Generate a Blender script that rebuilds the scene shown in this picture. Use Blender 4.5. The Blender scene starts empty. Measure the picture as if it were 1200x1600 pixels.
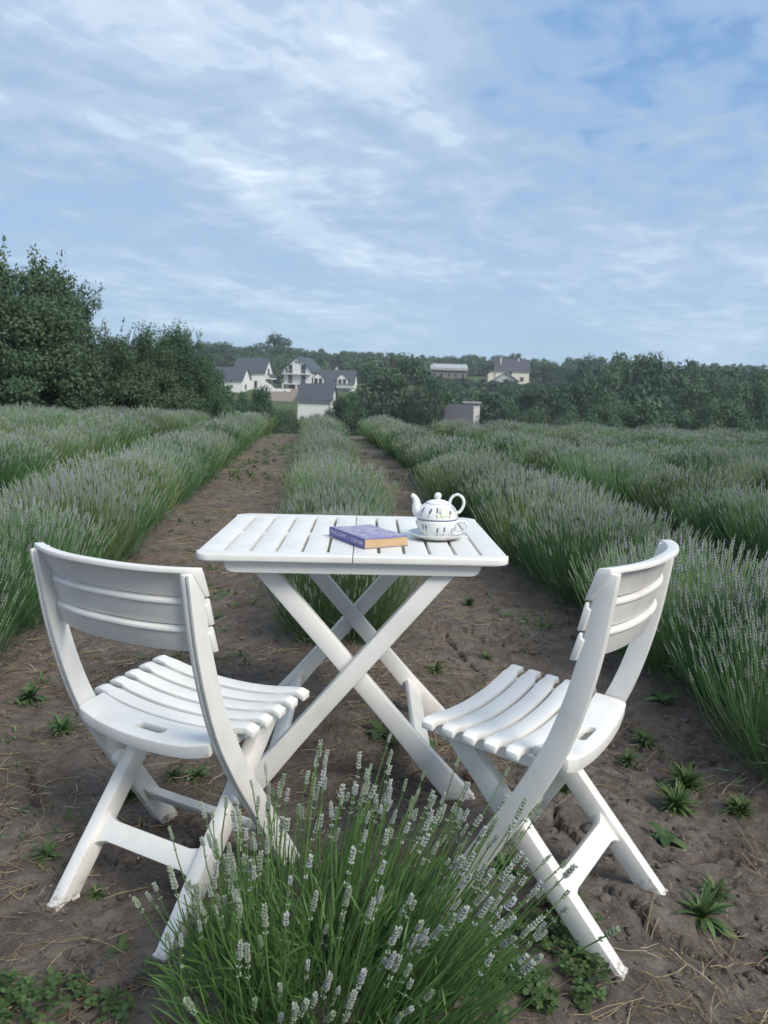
import bpy, bmesh, math, random
import numpy as np
from mathutils import Vector, Matrix, Euler

# ------------------------------------------------------------------ camera, sky, sun, exposure
SC = bpy.context.scene
COL = SC.collection
EYE = 1.07
cam_d = bpy.data.cameras.new('camera')
cam = bpy.data.objects.new('camera', cam_d)
COL.objects.link(cam)
cam_d.sensor_fit = 'VERTICAL'
cam_d.sensor_height = 24.0
cam_d.lens = 24.0 * 1230 / 1600
cam_d.clip_start = 0.05
cam_d.clip_end = 4000
PITCH, ROLL = math.radians(8.0), math.radians(2.0)
cam.matrix_world = (Matrix.Translation((0, 0, EYE)) @ Matrix.Rotation(math.radians(90) - PITCH, 4, 'X')
                    @ Matrix.Rotation(ROLL, 4, 'Z'))
SC.camera = cam
cam_d.dof.use_dof = True
cam_d.dof.focus_distance = 1.95
cam_d.dof.aperture_fstop = 6.3

SUN_AZ, SUN_EL = math.radians(136), math.radians(42)      # azimuth clockwise from +Y (the view direction)
W = bpy.data.worlds.new('World')
SC.world = W
W.use_nodes = True


class NT:
    """tiny node-tree helper"""
    def __init__(self, tree):
        self.t = tree
        tree.nodes.clear()

    def n(self, kind, **kw):
        nd = self.t.nodes.new(kind)
        for k, v in kw.items():
            if k.startswith('i_'):
                nd.inputs[k[2:].replace('_', ' ')].default_value = v
            else:
                setattr(nd, k, v)
        return nd

    def l(self, a, b):
        self.t.links.new(a, b)

    def math(self, op, a, b=None, c=None, clamp=False):
        nd = self.t.nodes.new('ShaderNodeMath')
        nd.operation = op
        nd.use_clamp = clamp
        for i, v in enumerate((a, b, c)):
            if v is None:
                continue
            if isinstance(v, (int, float)):
                nd.inputs[i].default_value = v
            else:
                self.t.links.new(v, nd.inputs[i])
        return nd.outputs[0]

    def ramp(self, fac, stops, interp='LINEAR'):
        nd = self.t.nodes.new('ShaderNodeValToRGB')
        cr = nd.color_ramp
        cr.interpolation = interp
        while len(cr.elements) < len(stops):
            cr.elements.new(0.5)
        for e, (p, c) in zip(cr.elements, stops):
            e.position = p
            e.color = (*c, 1) if len(c) == 3 else c
        self.t.links.new(fac, nd.inputs[0])
        return nd.outputs[0]

    def mix(self, fac, a, b, blend='MIX'):
        nd = self.t.nodes.new('ShaderNodeMix')
        nd.data_type = 'RGBA'
        nd.blend_type = blend
        for sock, v in ((nd.inputs[0], fac), (nd.inputs[6], a), (nd.inputs[7], b)):
            if isinstance(v, (int, float)):
                sock.default_value = v
            elif isinstance(v, tuple):
                sock.default_value = (*v, 1) if len(v) == 3 else v
            else:
                self.t.links.new(v, sock)
        return nd.outputs[2]

    def noise(self, vec, scale, detail=4, rough=0.55, dist=0.0):
        nd = self.t.nodes.new('ShaderNodeTexNoise')
        nd.inputs['Scale'].default_value = scale
        nd.inputs['Detail'].default_value = detail
        nd.inputs['Roughness'].default_value = rough
        nd.inputs['Distortion'].default_value = dist
        if vec is not None:
            self.t.links.new(vec, nd.inputs['Vector'])
        return nd.outputs[0]


def build_world():
    g = NT(W.node_tree)
    out = g.n('ShaderNodeOutputWorld')
    sky = g.n('ShaderNodeTexSky', sky_type='NISHITA')
    sky.sun_disc = False
    sky.sun_elevation = SUN_EL
    sky.sun_rotation = SUN_AZ
    sky.altitude = 100
    sky.air_density = 1.0
    sky.dust_density = 2.0
    bg_sky = g.n('ShaderNodeBackground', i_Strength=0.052)
    g.l(sky.outputs[0], bg_sky.inputs[0])
    tc = g.n('ShaderNodeTexCoord')
    sep = g.n('ShaderNodeSeparateXYZ')
    g.l(tc.outputs['Generated'], sep.inputs[0])
    z = g.math('ADD', g.math('MAXIMUM', sep.outputs[2], 0.0), 0.10)
    u = g.math('DIVIDE', sep.outputs[0], z)
    v = g.math('DIVIDE', sep.outputs[1], z)
    comb = g.n('ShaderNodeCombineXYZ')
    g.l(u, comb.inputs[0])
    g.l(v, comb.inputs[1])
    # cloud streets run away to the right of the view
    rot = g.n('ShaderNodeMapping')
    rot.inputs['Rotation'].default_value = (0, 0, math.radians(30))
    g.l(comb.outputs[0], rot.inputs[0])

    def layer(sx, sy, off, scale, detail, rough, dist):
        mp = g.n('ShaderNodeMapping')
        mp.inputs['Scale'].default_value = (sx, sy, 1)
        mp.inputs['Location'].default_value = off
        g.l(rot.outputs[0], mp.inputs[0])
        return g.noise(mp.outputs[0], scale, detail, rough, dist)
    big = layer(1.0, .50, (0.2, 5.9, 0), 0.80, 2, .45, .2)
    mid = layer(1.0, .46, (0, 0, 0), 2.3, 4, .5, .35)
    fine = layer(1.0, .75, (3.1, 7.7, 0), 6.5, 5, .55, .5)
    ripple = layer(.45, 1.0, (8.1, 2.7, 0), 12.0, 3, .5, .3)
    dens = g.math('ADD', g.math('ADD', g.math('MULTIPLY', big, 0.54), g.math('MULTIPLY', ripple, 0.10)),
                  g.math('ADD', g.math('MULTIPLY', mid, 0.42), g.math('MULTIPLY', fine, 0.30)))
    # mean about 0.68
    mask = g.ramp(dens, [(0.52, (0.45,) * 3), (0.58, (0.85,) * 3), (0.64, (1,) * 3)])
    tone = g.ramp(dens, [(0.52, (0.098, 0.192, 0.345)), (0.58, (0.128, 0.192, 0.292)), (0.64, (0.142, 0.196, 0.272)),
                         (0.70, (0.172, 0.220, 0.294)), (0.76, (0.222, 0.270, 0.332)), (0.86, (0.33, 0.368, 0.408))], 'EASE')
    # toward the horizon the layer closes into one pale veil
    hz = g.ramp(sep.outputs[2], [(0.0, (1,) * 3), (0.06, (0.90,) * 3), (0.13, (0.52,) * 3), (0.24, (0.15,) * 3), (0.36, (0.0,) * 3)])
    tone = g.mix(g.math('MULTIPLY', hz, 0.80), tone, (0.158, 0.226, 0.300))
    mask = g.math('MAXIMUM', mask, g.math('MULTIPLY', hz, 0.9))
    bg_cl = g.n('ShaderNodeBackground', i_Strength=1.10)
    g.l(tone, bg_cl.inputs[0])
    mx = g.n('ShaderNodeMixShader')
    g.l(mask, mx.inputs[0])
    g.l(bg_sky.outputs[0], mx.inputs[1])
    g.l(bg_cl.outputs[0], mx.inputs[2])
    g.l(mx.outputs[0], out.inputs[0])


build_world()
sun_d = bpy.data.lights.new('sun', 'SUN')
sun_d.energy = 1.5
sun_d.angle = math.radians(26)
sun_d.color = (1.0, 0.94, 0.84)
sun = bpy.data.objects.new('sun', sun_d)
COL.objects.link(sun)
_sd = Vector((math.sin(SUN_AZ) * math.cos(SUN_EL), math.cos(SUN_AZ) * math.cos(SUN_EL), math.sin(SUN_EL)))
sun.rotation_euler = _sd.to_track_quat('Z', 'Y').to_euler()
SC.view_settings.view_transform = 'Standard'
SC.view_settings.look = 'None'
SC.view_settings.gamma = 1.0
SC.view_settings.exposure = 1.36
SC.cycles.max_bounces = 5
SC.cycles.volume_bounces = 1
SC.cycles.caustics_reflective = False
SC.cycles.caustics_refractive = False

rng = np.random.default_rng(7)
random.seed(7)

# ------------------------------------------------------------------ object helpers


def tag(o, label=None, cat=None, group=None, kind=None):
    if label:
        o['label'] = label
    if cat:
        o['category'] = cat
    if group:
        o['group'] = group
    if kind:
        o['kind'] = kind
    return o


def link(name, mesh, parent=None, mats=None):
    o = bpy.data.objects.new(name, mesh)
    COL.objects.link(o)
    if parent is not None:
        o.parent = parent
    if mats is not None and mesh is not None and len(mesh.materials) == 0:
        for m in (mats if isinstance(mats, (list, tuple)) else [mats]):
            mesh.materials.append(m)
    return o


def empty(name, loc=(0, 0, 0), rot=(0, 0, 0)):
    o = bpy.data.objects.new(name, None)
    COL.objects.link(o)
    o.empty_display_size = 0.1
    o.location = loc
    o.rotation_euler = rot
    return o


def copy_tree(o, parent=None):
    c = o.copy()
    COL.objects.link(c)
    if parent is not None:
        c.parent = parent
    for ch in list(o.children):
        copy_tree(ch, c)
    return c


class Geo:
    """numpy mesh collector: quads / tris, material index and one random value per face"""
    def __init__(self):
        self.V, self.L, self.S, self.M, self.R = [], [], [], [], []
        self.nv = 0

    def add(self, V, F, mat=0, rnd=0.5):
        V = np.asarray(V, float).reshape(-1, 3)
        F = np.asarray(F, np.int64)
        self.V.append(V)
        self.L.append((F + self.nv).ravel())
        self.S.append(np.full(len(F), F.shape[1]))
        self.M.append(np.full(len(F), mat) if np.isscalar(mat) else np.asarray(mat))
        self.R.append(np.full(len(F), rnd) if np.isscalar(rnd) else np.asarray(rnd))
        self.nv += len(V)

    def merge(self, other, mtx=None, rnd_shift=0.0):
        V = np.concatenate(other.V)
        if mtx is not None:
            V = V @ mtx[0].T + mtx[1]
        self.V.append(V)
        self.L.append(np.concatenate(other.L) + self.nv)
        self.S.append(np.concatenate(other.S))
        self.M.append(np.concatenate(other.M))
        self.R.append(np.concatenate(other.R) + rnd_shift)
        self.nv += len(V)

    def mesh(self, name, mats, smooth=False):
        me = bpy.data.meshes.new(name)
        V = np.concatenate(self.V)
        L = np.concatenate(self.L)
        S = np.concatenate(self.S)
        me.vertices.add(len(V))
        me.vertices.foreach_set('co', V.ravel())
        me.loops.add(len(L))
        me.loops.foreach_set('vertex_index', L.astype(np.int32))
        me.polygons.add(len(S))
        st = np.concatenate([[0], np.cumsum(S)[:-1]]).astype(np.int32)
        me.polygons.foreach_set('loop_start', st)
        me.polygons.foreach_set('material_index', np.concatenate(self.M).astype(np.int32))
        me.polygons.foreach_set('use_smooth', np.full(len(S), smooth))
        at = me.attributes.new('rnd', 'FLOAT', 'FACE')
        at.data.foreach_set('value', np.concatenate(self.R).astype(np.float32))
        me.update(calc_edges=True)
        for m in (mats if isinstance(mats, (list, tuple)) else [mats]):
            me.materials.append(m)
        return me


def bm_mesh(bm, name, mats, bevel=0.0, seg=2, angle=32, smooth=True):
    bmesh.ops.recalc_face_normals(bm, faces=bm.faces)
    if bevel > 0:
        ed = [e for e in bm.edges if len(e.link_faces) == 2 and e.calc_face_angle(0) > math.radians(25)]
        bmesh.ops.bevel(bm, geom=ed, offset=bevel, offset_type='OFFSET', segments=seg, profile=0.5,
                        affect='EDGES', clamp_overlap=True)
    me = bpy.data.meshes.new(name)
    bm.to_mesh(me)
    bm.free()
    if smooth:
        for p in me.polygons:
            p.use_smooth = True
        me.set_sharp_from_angle(angle=math.radians(angle))
    for m in (mats if isinstance(mats, (list, tuple)) else [mats]):
        me.materials.append(m)
    return me


def bm_box(bm, lo, hi):
    x0, y0, z0 = lo
    x1, y1, z1 = hi
    v = [bm.verts.new(p) for p in ((x0, y0, z0), (x1, y0, z0), (x1, y1, z0), (x0, y1, z0),
                                   (x0, y0, z1), (x1, y0, z1), (x1, y1, z1), (x0, y1, z1))]
    for f in ((0, 3, 2, 1), (4, 5, 6, 7), (0, 1, 5, 4), (1, 2, 6, 5), (2, 3, 7, 6), (3, 0, 4, 7)):
        bm.faces.new([v[i] for i in f])
    return v


def bm_prism(bm, poly, axis, a, b):
    """extrude a 2-D polygon along an axis ('x': poly is (y,z); 'y': (x,z); 'z': (x,y))"""
    def p3(p, t):
        return {'x': (t, p[0], p[1]), 'y': (p[0], t, p[1]), 'z': (p[0], p[1], t)}[axis]
    A = [bm.verts.new(p3(p, a)) for p in poly]
    B = [bm.verts.new(p3(p, b)) for p in poly]
    n = len(poly)
    bm.faces.new(A)
    bm.faces.new(B[::-1])
    for i in range(n):
        j = (i + 1) % n
        bm.faces.new([A[i], B[i], B[j], A[j]])


def bm_strip_prism(bm, P, Q, a, b):
    """solid between two matching (y,z) rails P and Q, extruded along x from a to b (clean quads along a curve)"""
    n = len(P)
    vs = [[bm.verts.new((x, *R[i])) for i in range(n)] for x in (a, b) for R in (P, Q)]
    A, B, C, D = vs
    for i in range(n - 1):
        bm.faces.new([A[i], A[i + 1], B[i + 1], B[i]])
        bm.faces.new([C[i], D[i], D[i + 1], C[i + 1]])
        bm.faces.new([A[i], C[i], C[i + 1], A[i + 1]])
        bm.faces.new([B[i], B[i + 1], D[i + 1], D[i]])
    bm.faces.new([A[0], B[0], D[0], C[0]])
    bm.faces.new([A[-1], C[-1], D[-1], B[-1]])


def tube_verts(P, rad, sides, twist=0.0):
    """P (n,k,3) centre lines, rad (n,k) -> verts (n,k,sides,3)"""
    n, k, _ = P.shape
    T = np.gradient(P, axis=1)
    T /= np.linalg.norm(T, axis=2, keepdims=True) + 1e-9
    ref = np.where(np.abs(T[..., :1]) > 0.9, np.array([0, 1., 0]), np.array([1., 0, 0]))
    A = np.cross(T, ref)
    A /= np.linalg.norm(A, axis=2, keepdims=True) + 1e-9
    B = np.cross(T, A)
    a = np.arange(sides) / sides * 2 * np.pi
    tw = twist if np.isscalar(twist) else np.asarray(twist)[..., None]
    ang = a[None, None, :] + tw * np.ones((n, k, 1))
    return P[:, :, None] + rad[:, :, None, None] * (np.cos(ang)[..., None] * A[:, :, None] + np.sin(ang)[..., None] * B[:, :, None])


def tube_faces(n, k, s):
    i = np.arange(n)[:, None, None]
    j = np.arange(k - 1)[None, :, None]
    m = np.arange(s)[None, None, :]
    base = i * k * s
    a = base + j * s + m
    b = base + j * s + (m + 1) % s
    return np.stack([a, b, b + s, a + s], -1).reshape(-1, 4)


# ------------------------------------------------------------------ materials


def mat_new(name):
    m = bpy.data.materials.new(name)
    m.use_nodes = True
    g = NT(m.node_tree)
    out = g.n('ShaderNodeOutputMaterial')
    return m, g, out


def mat_plain(name, col, rough=0.6, var=0.08, scale=6.0, bump=0.0, bscale=80.0, spec=0.4, obj_var=0.0):
    m, g, out = mat_new(name)
    b = g.n('ShaderNodeBsdfPrincipled')
    b.inputs['Roughness'].default_value = rough
    b.inputs['Specular IOR Level'].default_value = spec
    tc = g.n('ShaderNodeTexCoord')
    nz = g.noise(tc.outputs['Object'], scale, 5, 0.6)
    f = g.math('ADD', g.math('MULTIPLY', g.math('SUBTRACT', nz, 0.5), 2 * var), 1.0)
    if obj_var:
        oi = g.n('ShaderNodeObjectInfo')
        f = g.math('MULTIPLY', f, g.math('ADD', g.math('MULTIPLY', g.math('SUBTRACT', oi.outputs['Random'], 0.5), 2 * obj_var), 1.0))
    vm = g.n('ShaderNodeVectorMath', operation='SCALE')
    vm.inputs[0].default_value = col
    g.l(f, vm.inputs['Scale'])
    g.l(vm.outputs[0], b.inputs['Base Color'])
    if bump:
        bp = g.n('ShaderNodeBump', i_Strength=bump, i_Distance=0.002)
        g.l(g.noise(tc.outputs['Object'], bscale, 4, 0.6), bp.inputs['Height'])
        g.l(bp.outputs[0], b.inputs['Normal'])
    g.l(b.outputs[0], out.inputs[0])
    return m


def mat_leaf(name, stops, rough=0.55, trans=0.25, obj_var=0.25, hue_var=0.02):
    """foliage: colour from the per-face random value, shifted per object; some light passes through"""
    m, g, out = mat_new(name)
    at = g.n('ShaderNodeAttribute', attribute_name='rnd')
    oi = g.n('ShaderNodeObjectInfo')
    c = g.ramp(at.outputs['Fac'], stops)
    hsv = g.n('ShaderNodeHueSaturation')
    g.l(c, hsv.inputs['Color'])
    g.l(g.math('ADD', g.math('MULTIPLY', g.math('SUBTRACT', oi.outputs['Random'], 0.5), 2 * hue_var), 0.5), hsv.inputs['Hue'])
    r2 = g.math('FRACT', g.math('MULTIPLY', oi.outputs['Random'], 17.31))
    g.l(g.math('ADD', g.math('MULTIPLY', g.math('SUBTRACT', r2, 0.5), 2 * obj_var), 1.0), hsv.inputs['Value'])
    b = g.n('ShaderNodeBsdfPrincipled')
    b.inputs['Roughness'].default_value = rough
    b.inputs['Specular IOR Level'].default_value = 0.3
    g.l(hsv.outputs[0], b.inputs['Base Color'])
    tr = g.n('ShaderNodeBsdfTranslucent')
    g.l(hsv.outputs[0], tr.inputs[0])
    mx = g.n('ShaderNodeMixShader')
    mx.inputs[0].default_value = trans
    g.l(b.outputs[0], mx.inputs[1])
    g.l(tr.outputs[0], mx.inputs[2])
    g.l(mx.outputs[0], out.inputs[0])
    return m


def mat_plastic():
    """white injection-moulded resin with a faint brushed grain and dusty patches"""
    m, g, out = mat_new('white_resin')
    b = g.n('ShaderNodeBsdfPrincipled')
    tc = g.n('ShaderNodeTexCoord')
    mp = g.n('ShaderNodeMapping')
    mp.inputs['Scale'].default_value = (30, 600, 300)
    g.l(tc.outputs['Object'], mp.inputs[0])
    grain = g.noise(mp.outputs[0], 1.0, 3, 0.6)
    dirt = g.noise(tc.outputs['Object'], 9.0, 6, 0.65, 0.4)
    c = g.ramp(dirt, [(0.25, (0.63, 0.61, 0.57)), (0.5, (0.735, 0.718, 0.682)), (0.8, (0.755, 0.74, 0.705))])
    sz = g.n('ShaderNodeSeparateXYZ')
    g.l(tc.outputs['Object'], sz.inputs[0])
    spl = g.noise(tc.outputs['Object'], 55.0, 5, 0.7, 0.3)
    low = g.ramp(sz.outputs[2], [(0.0, (0.22,) * 3), (0.04, (0.07,) * 3), (0.12, (0.0,) * 3)])
    soiled = g.ramp(g.math('ADD', spl, low), [(0.66, (0,) * 3), (0.80, (0.65,) * 3)])
    c = g.mix(soiled, c, (0.30, 0.25, 0.205))
    scr = g.n('ShaderNodeMapping')
    scr.inputs['Scale'].default_value = (8, 160, 60)
    scr.inputs['Rotation'].default_value = (0.3, 0.2, 0.6)
    g.l(tc.outputs['Object'], scr.inputs[0])
    scf = g.ramp(g.noise(scr.outputs[0], 1.0, 4, 0.6), [(0.64, (0,) * 3), (0.74, (0.35,) * 3)])
    c = g.mix(scf, c, (0.56, 0.545, 0.52))
    g.l(c, b.inputs['Base Color'])
    g.l(g.math('ADD', g.math('MULTIPLY', dirt, 0.22), 0.30), b.inputs['Roughness'])
    b.inputs['Specular IOR Level'].default_value = 0.42
    b.inputs['Subsurface Weight'].default_value = 0.0
    bp = g.n('ShaderNodeBump', i_Strength=0.10, i_Distance=0.0006)
    g.l(grain, bp.inputs['Height'])
    g.l(bp.outputs[0], b.inputs['Normal'])
    g.l(b.outputs[0], out.inputs[0])
    return m


def mat_soil():
    m, g, out = mat_new('dry_soil')
    b = g.n('ShaderNodeBsdfPrincipled')
    b.inputs['Roughness'].default_value = 0.95
    b.inputs['Specular IOR Level'].default_value = 0.15
    tc = g.n('ShaderNodeTexCoord')
    ge = g.n('ShaderNodeNewGeometry')
    P = ge.outputs['Position']
    n1 = g.noise(P, 1.3, 6, 0.6, 0.4)
    n2 = g.noise(P, 9.0, 8, 0.68, 0.2)
    n3 = g.noise(P, 70.0, 6, 0.7)
    n4 = g.noise(P, 240.0, 4, 0.7)
    n5 = g.noise(P, 26.0, 5, 0.65, 0.5)
    c = g.ramp(n2, [(0.28, (0.066, 0.056, 0.049)), (0.45, (0.122, 0.104, 0.091)), (0.58, (0.162, 0.141, 0.125)), (0.75, (0.215, 0.190, 0.169))])
    red = g.mix(g.ramp(n1, [(0.42, (0,) * 3), (0.66, (1,) * 3)]), c, (0.150, 0.102, 0.074))
    c = g.mix(0.30, c, red)
    c = g.mix(g.ramp(n5, [(0.30, (0.55,) * 3), (0.46, (0,) * 3)]), c, (0.062, 0.050, 0.043))
    c = g.mix(g.ramp(n3, [(0.30, (0.55,) * 3), (0.55, (0,) * 3)]), c, (0.055, 0.044, 0.037))
    c = g.mix(g.ramp(n3, [(0.66, (0,) * 3), (0.78, (0.6,) * 3)]), c, (0.20, 0.165, 0.13))
    # farther up the paths, dead straw and green weed cover tint the soil; beyond the field it is meadow
    sp = g.n('ShaderNodeSeparateXYZ')
    g.l(P, sp.inputs[0])
    straw = g.noise(P, 3.2, 7, 0.7, 0.6)
    c = g.mix(g.math('MULTIPLY', g.ramp(straw, [(0.48, (0,) * 3), (0.66, (0.75,) * 3)]),
                     g.ramp(g.math('DIVIDE', sp.outputs[1], 20.0), [(0.12, (0,) * 3), (0.35, (1,) * 3)])), c, (0.21, 0.15, 0.098))
    weed = g.noise(P, 1.7, 6, 0.7, 0.3)
    c = g.mix(g.math('MULTIPLY', g.ramp(weed, [(0.5, (0,) * 3), (0.62, (0.7,) * 3)]),
                     g.ramp(g.math('DIVIDE', sp.outputs[1], 20.0), [(0.25, (0,) * 3), (0.8, (1,) * 3)])), c, (0.07, 0.11, 0.04))
    c = g.mix(g.ramp(g.math('DIVIDE', sp.outputs[1], 40.0), [(0.52, (0,) * 3), (0.62, (1,) * 3)]), c,
              g.ramp(n1, [(0.3, (0.045, 0.07, 0.025)), (0.7, (0.085, 0.105, 0.04))]))
    g.l(c, b.inputs['Base Color'])
    bp = g.n('ShaderNodeBump', i_Strength=1.0, i_Distance=0.013)
    h = g.math('ADD', g.math('ADD', g.math('MULTIPLY', n2, 0.7), g.math('MULTIPLY', n5, 0.6)), g.math('ADD', g.math('MULTIPLY', n3, 0.42), g.math('MULTIPLY', n4, 0.14)))
    g.l(h, bp.inputs['Height'])
    g.l(bp.outputs[0], b.inputs['Normal'])
    g.l(b.outputs[0], out.inputs[0])
    return m


M = {}
M['resin'] = mat_plastic()
M['soil'] = mat_soil()
M['stem'] = mat_leaf('lavender_stem', [(0, (0.072, 0.142, 0.055)), (0.5, (0.115, 0.205, 0.078)), (1, (0.185, 0.275, 0.115))], trans=0.15, obj_var=0.20, hue_var=0.032)
M['head'] = mat_leaf('lavender_buds', [(0, (0.15, 0.235, 0.11)), (0.35, (0.22, 0.295, 0.18)), (0.70, (0.285, 0.315, 0.275)), (0.88, (0.315, 0.315, 0.35)), (1, (0.32, 0.305, 0.385))], trans=0.15, obj_var=0.12, hue_var=0.015, rough=0.8)
M['lleaf'] = mat_leaf('lavender_leaf', [(0, (0.045, 0.090, 0.042)), (0.5, (0.075, 0.132, 0.062)), (1, (0.12, 0.175, 0.105))], trans=0.15, obj_var=0.15)
M['bud_hero'] = mat_leaf('lavender_calyx', [(0, (0.27, 0.33, 0.19)), (0.35, (0.38, 0.42, 0.33)), (0.75, (0.46, 0.485, 0.435)), (1, (0.46, 0.465, 0.48))], trans=0.22, obj_var=0.0, rough=0.85)
M['stem_hero'] = mat_leaf('lavender_shoot', [(0, (0.065, 0.140, 0.040)), (0.5, (0.105, 0.205, 0.060)), (1, (0.17, 0.275, 0.095))], trans=0.25, obj_var=0.0, hue_var=0.0)
M['tree'] = mat_leaf('tree_leaf', [(0, (0.050, 0.090, 0.050)), (0.5, (0.078, 0.134, 0.068)), (1, (0.115, 0.178, 0.084))], trans=0.34, obj_var=0.20, hue_var=0.018)
M['bark'] = mat_plain('bark', (0.075, 0.06, 0.045), 0.9, 0.3, 8, 0.5, 30)
M['weed'] = mat_leaf('weed_leaf', [(0, (0.048, 0.088, 0.030)), (0.5, (0.082, 0.142, 0.048)), (1, (0.135, 0.20, 0.078))], trans=0.25, obj_var=0.2)
M['straw'] = mat_leaf('dry_straw', [(0, (0.10, 0.07, 0.042)), (0.5, (0.22, 0.165, 0.095)), (0.85, (0.34, 0.27, 0.165)), (1, (0.46, 0.39, 0.27))], trans=0.1, obj_var=0.0, rough=0.8)
M['stone'] = mat_plain('clod', (0.125, 0.102, 0.086), 0.95, 0.3, 12, 0.6, 60)
M['redclod'] = mat_plain('reddish_clod', (0.16, 0.085, 0.068), 0.95, 0.25, 25, 0.6, 90)
M['wall'] = mat_plain('white_render', (0.70, 0.69, 0.67), 0.85, 0.05, 0.6)
M['cream'] = mat_plain('cream_render', (0.66, 0.61, 0.51), 0.85, 0.06, 0.6)
M['greywall'] = mat_plain('grey_block_wall', (0.42, 0.42, 0.42), 0.9, 0.12, 1.5)
M['brownwall'] = mat_plain('brown_brick_wall', (0.20, 0.15, 0.12), 0.9, 0.2, 1.5)
M['roof'] = mat_plain('anthracite_roof', (0.055, 0.062, 0.075), 0.55, 0.10, 1.2)
M['roof2'] = mat_plain('charcoal_violet_roof', (0.062, 0.058, 0.072), 0.6, 0.10, 1.2)
M['lightroof'] = mat_plain('weathered_sheet_roof', (0.36, 0.37, 0.38), 0.55, 0.10, 0.8)
M['pane'] = mat_plain('window_glass', (0.03, 0.035, 0.04), 0.15, 0.1, 3)
M['frame'] = mat_plain('dark_window_frame', (0.10, 0.10, 0.11), 0.5, 0.05, 3)
M['metal'] = mat_plain('grey_railing', (0.30, 0.31, 0.32), 0.5, 0.05, 3)
M['yard'] = mat_plain('sandy_yard', (0.20, 0.165, 0.135), 0.95, 0.2, 0.4)
M['ceramic'] = mat_plain('white_glazed_ceramic', (0.74, 0.75, 0.73), 0.12, 0.02, 20, spec=0.5)
M['purple_line'] = mat_plain('grey_violet_glaze', (0.27, 0.26, 0.36), 0.2, 0.1, 200)
M['p_purple'] = mat_plain('print_purple', (0.085, 0.055, 0.125), 0.3, 0.3, 300)
M['p_lilac'] = mat_plain('print_lilac', (0.42, 0.36, 0.54), 0.3, 0.15, 300)
M['p_green'] = mat_plain('print_green', (0.27, 0.33, 0.17), 0.3, 0.3, 300)
M['p_yellow'] = mat_plain('print_yellow_green', (0.58, 0.62, 0.33), 0.3, 0.2, 300)
M['p_grey'] = mat_plain('print_grey', (0.33, 0.34, 0.33), 0.3, 0.3, 300)

# ------------------------------------------------------------------ terrain
_ty = np.array([-30, 0, 3, 9, 15, 18, 20, 24, 30, 45, 60, 80, 100, 130, 150, 165, 185, 200, 230, 250, 300, 360, 500, 900, 3000.])
_tz = np.array([0, 0, 0, .075, .15, .16, .14, .0, -.45, -1.9, -3.1, -4.2, -4.6, -3.0, -1.8, -.4, 2.6, 4.1, 7.4, 8.3, 12, 15, 18, 22, 26.])
_fy = np.linspace(-30, 3000, 30301)
_fz = np.interp(_fy, _ty, _tz)
_k = np.hanning(41)
_fz = np.convolve(np.pad(_fz, 20, mode='edge'), _k / _k.sum(), 'valid')


def lattice_noise(x, y, seed=0, octaves=4, gain=0.5):
    tot = 0
    amp = 1
    for o in range(octaves):
        f = 2 ** o
        xi, yi = np.floor(x * f), np.floor(y * f)
        fx, fy = x * f - xi, y * f - yi
        fx, fy = fx * fx * (3 - 2 * fx), fy * fy * (3 - 2 * fy)

        def h(a, b):
            s = np.sin(a * 127.1 + b * 311.7 + (seed + o) * 74.7) * 43758.5453
            return s - np.floor(s)
        v = (h(xi, yi) * (1 - fx) + h(xi + 1, yi) * fx) * (1 - fy) + (h(xi, yi + 1) * (1 - fx) + h(xi + 1, yi + 1) * fx) * fy
        tot = tot + amp * (v - 0.5)
        amp *= gain
    return tot


# where the furniture feet stand the soil is at the height of the foot
FEET = []          # (x, y, z) filled below
_rb = {}


def terr_base(x, y):
    x = np.asarray(x, float)
    y = np.asarray(y, float)
    z = np.interp(y, _fy, _fz)
    far = np.clip((y - 40) / 60, 0, 1)
    z = z + far * 1.0 * lattice_noise(x / 45, y / 45, 5, 2)
    near = np.clip(1 - (y - 12) / 10, 0, 1)
    z = z + near * (0.030 * lattice_noise(x / 0.55, y / 0.55, 1, 3) + 0.016 * lattice_noise(x / 0.13, y / 0.13, 2, 3, 0.6))
    # rows stand on slightly raised ridges
    rx = (x + 0.094 * y - 0.17) / 1.63
    z = z + np.clip(1 - (y - 19) / 3, 0, 1) * 0.025 * np.cos(2 * np.pi * rx)
    return z


def terr(x, y):
    z = terr_base(x, y)
    x = np.asarray(x, float)
    y = np.asarray(y, float)
    if _rb:
        P, w, s = _rb['P'], _rb['w'], _rb['s']
        for (px, py), c in zip(P, w):
            z = z + c * np.exp(-((x - px) ** 2 + (y - py) ** 2) / (2 * s * s))
    return z


def T(x, y):
    return float(terr(x, y))


TABLE = dict(loc=(-0.075, 2.275), yaw=0.0254, tilt=-0.011)
CHAIRS = [dict(loc=(-0.413, 1.717, -0.020), rot=(0.008, -0.003, -0.485)),
          dict(loc=(0.332, 1.628, 0.007), rot=(-0.039, 0.009, 0.994))]
for c in CHAIRS:
    Mx = Matrix.Translation(c['loc']) @ Euler(c['rot'], 'XYZ').to_matrix().to_4x4()
    for q in ((-.155, -.255), (.155, -.255), (-.193, .115), (.193, .115)):
        p = Mx @ Vector((q[0], q[1], 0))
        FEET.append((p.x, p.y, p.z + 0.003))
for sx in (-1, 1):
    for yy in (-.29, .29):
        FEET.append((TABLE['loc'][0] + sx * .30 - TABLE['yaw'] * yy, TABLE['loc'][1] + yy + TABLE['yaw'] * sx * .3, sx * .30 * .011 + .004))
_F = np.array(FEET)
_s = 0.10
_A = np.exp(-((_F[:, None, :2] - _F[None, :, :2]) ** 2).sum(-1) / (2 * _s * _s))
_w = np.linalg.solve(_A + 1e-3 * np.eye(len(_F)), _F[:, 2] - terr_base(_F[:, 0], _F[:, 1]))
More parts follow.
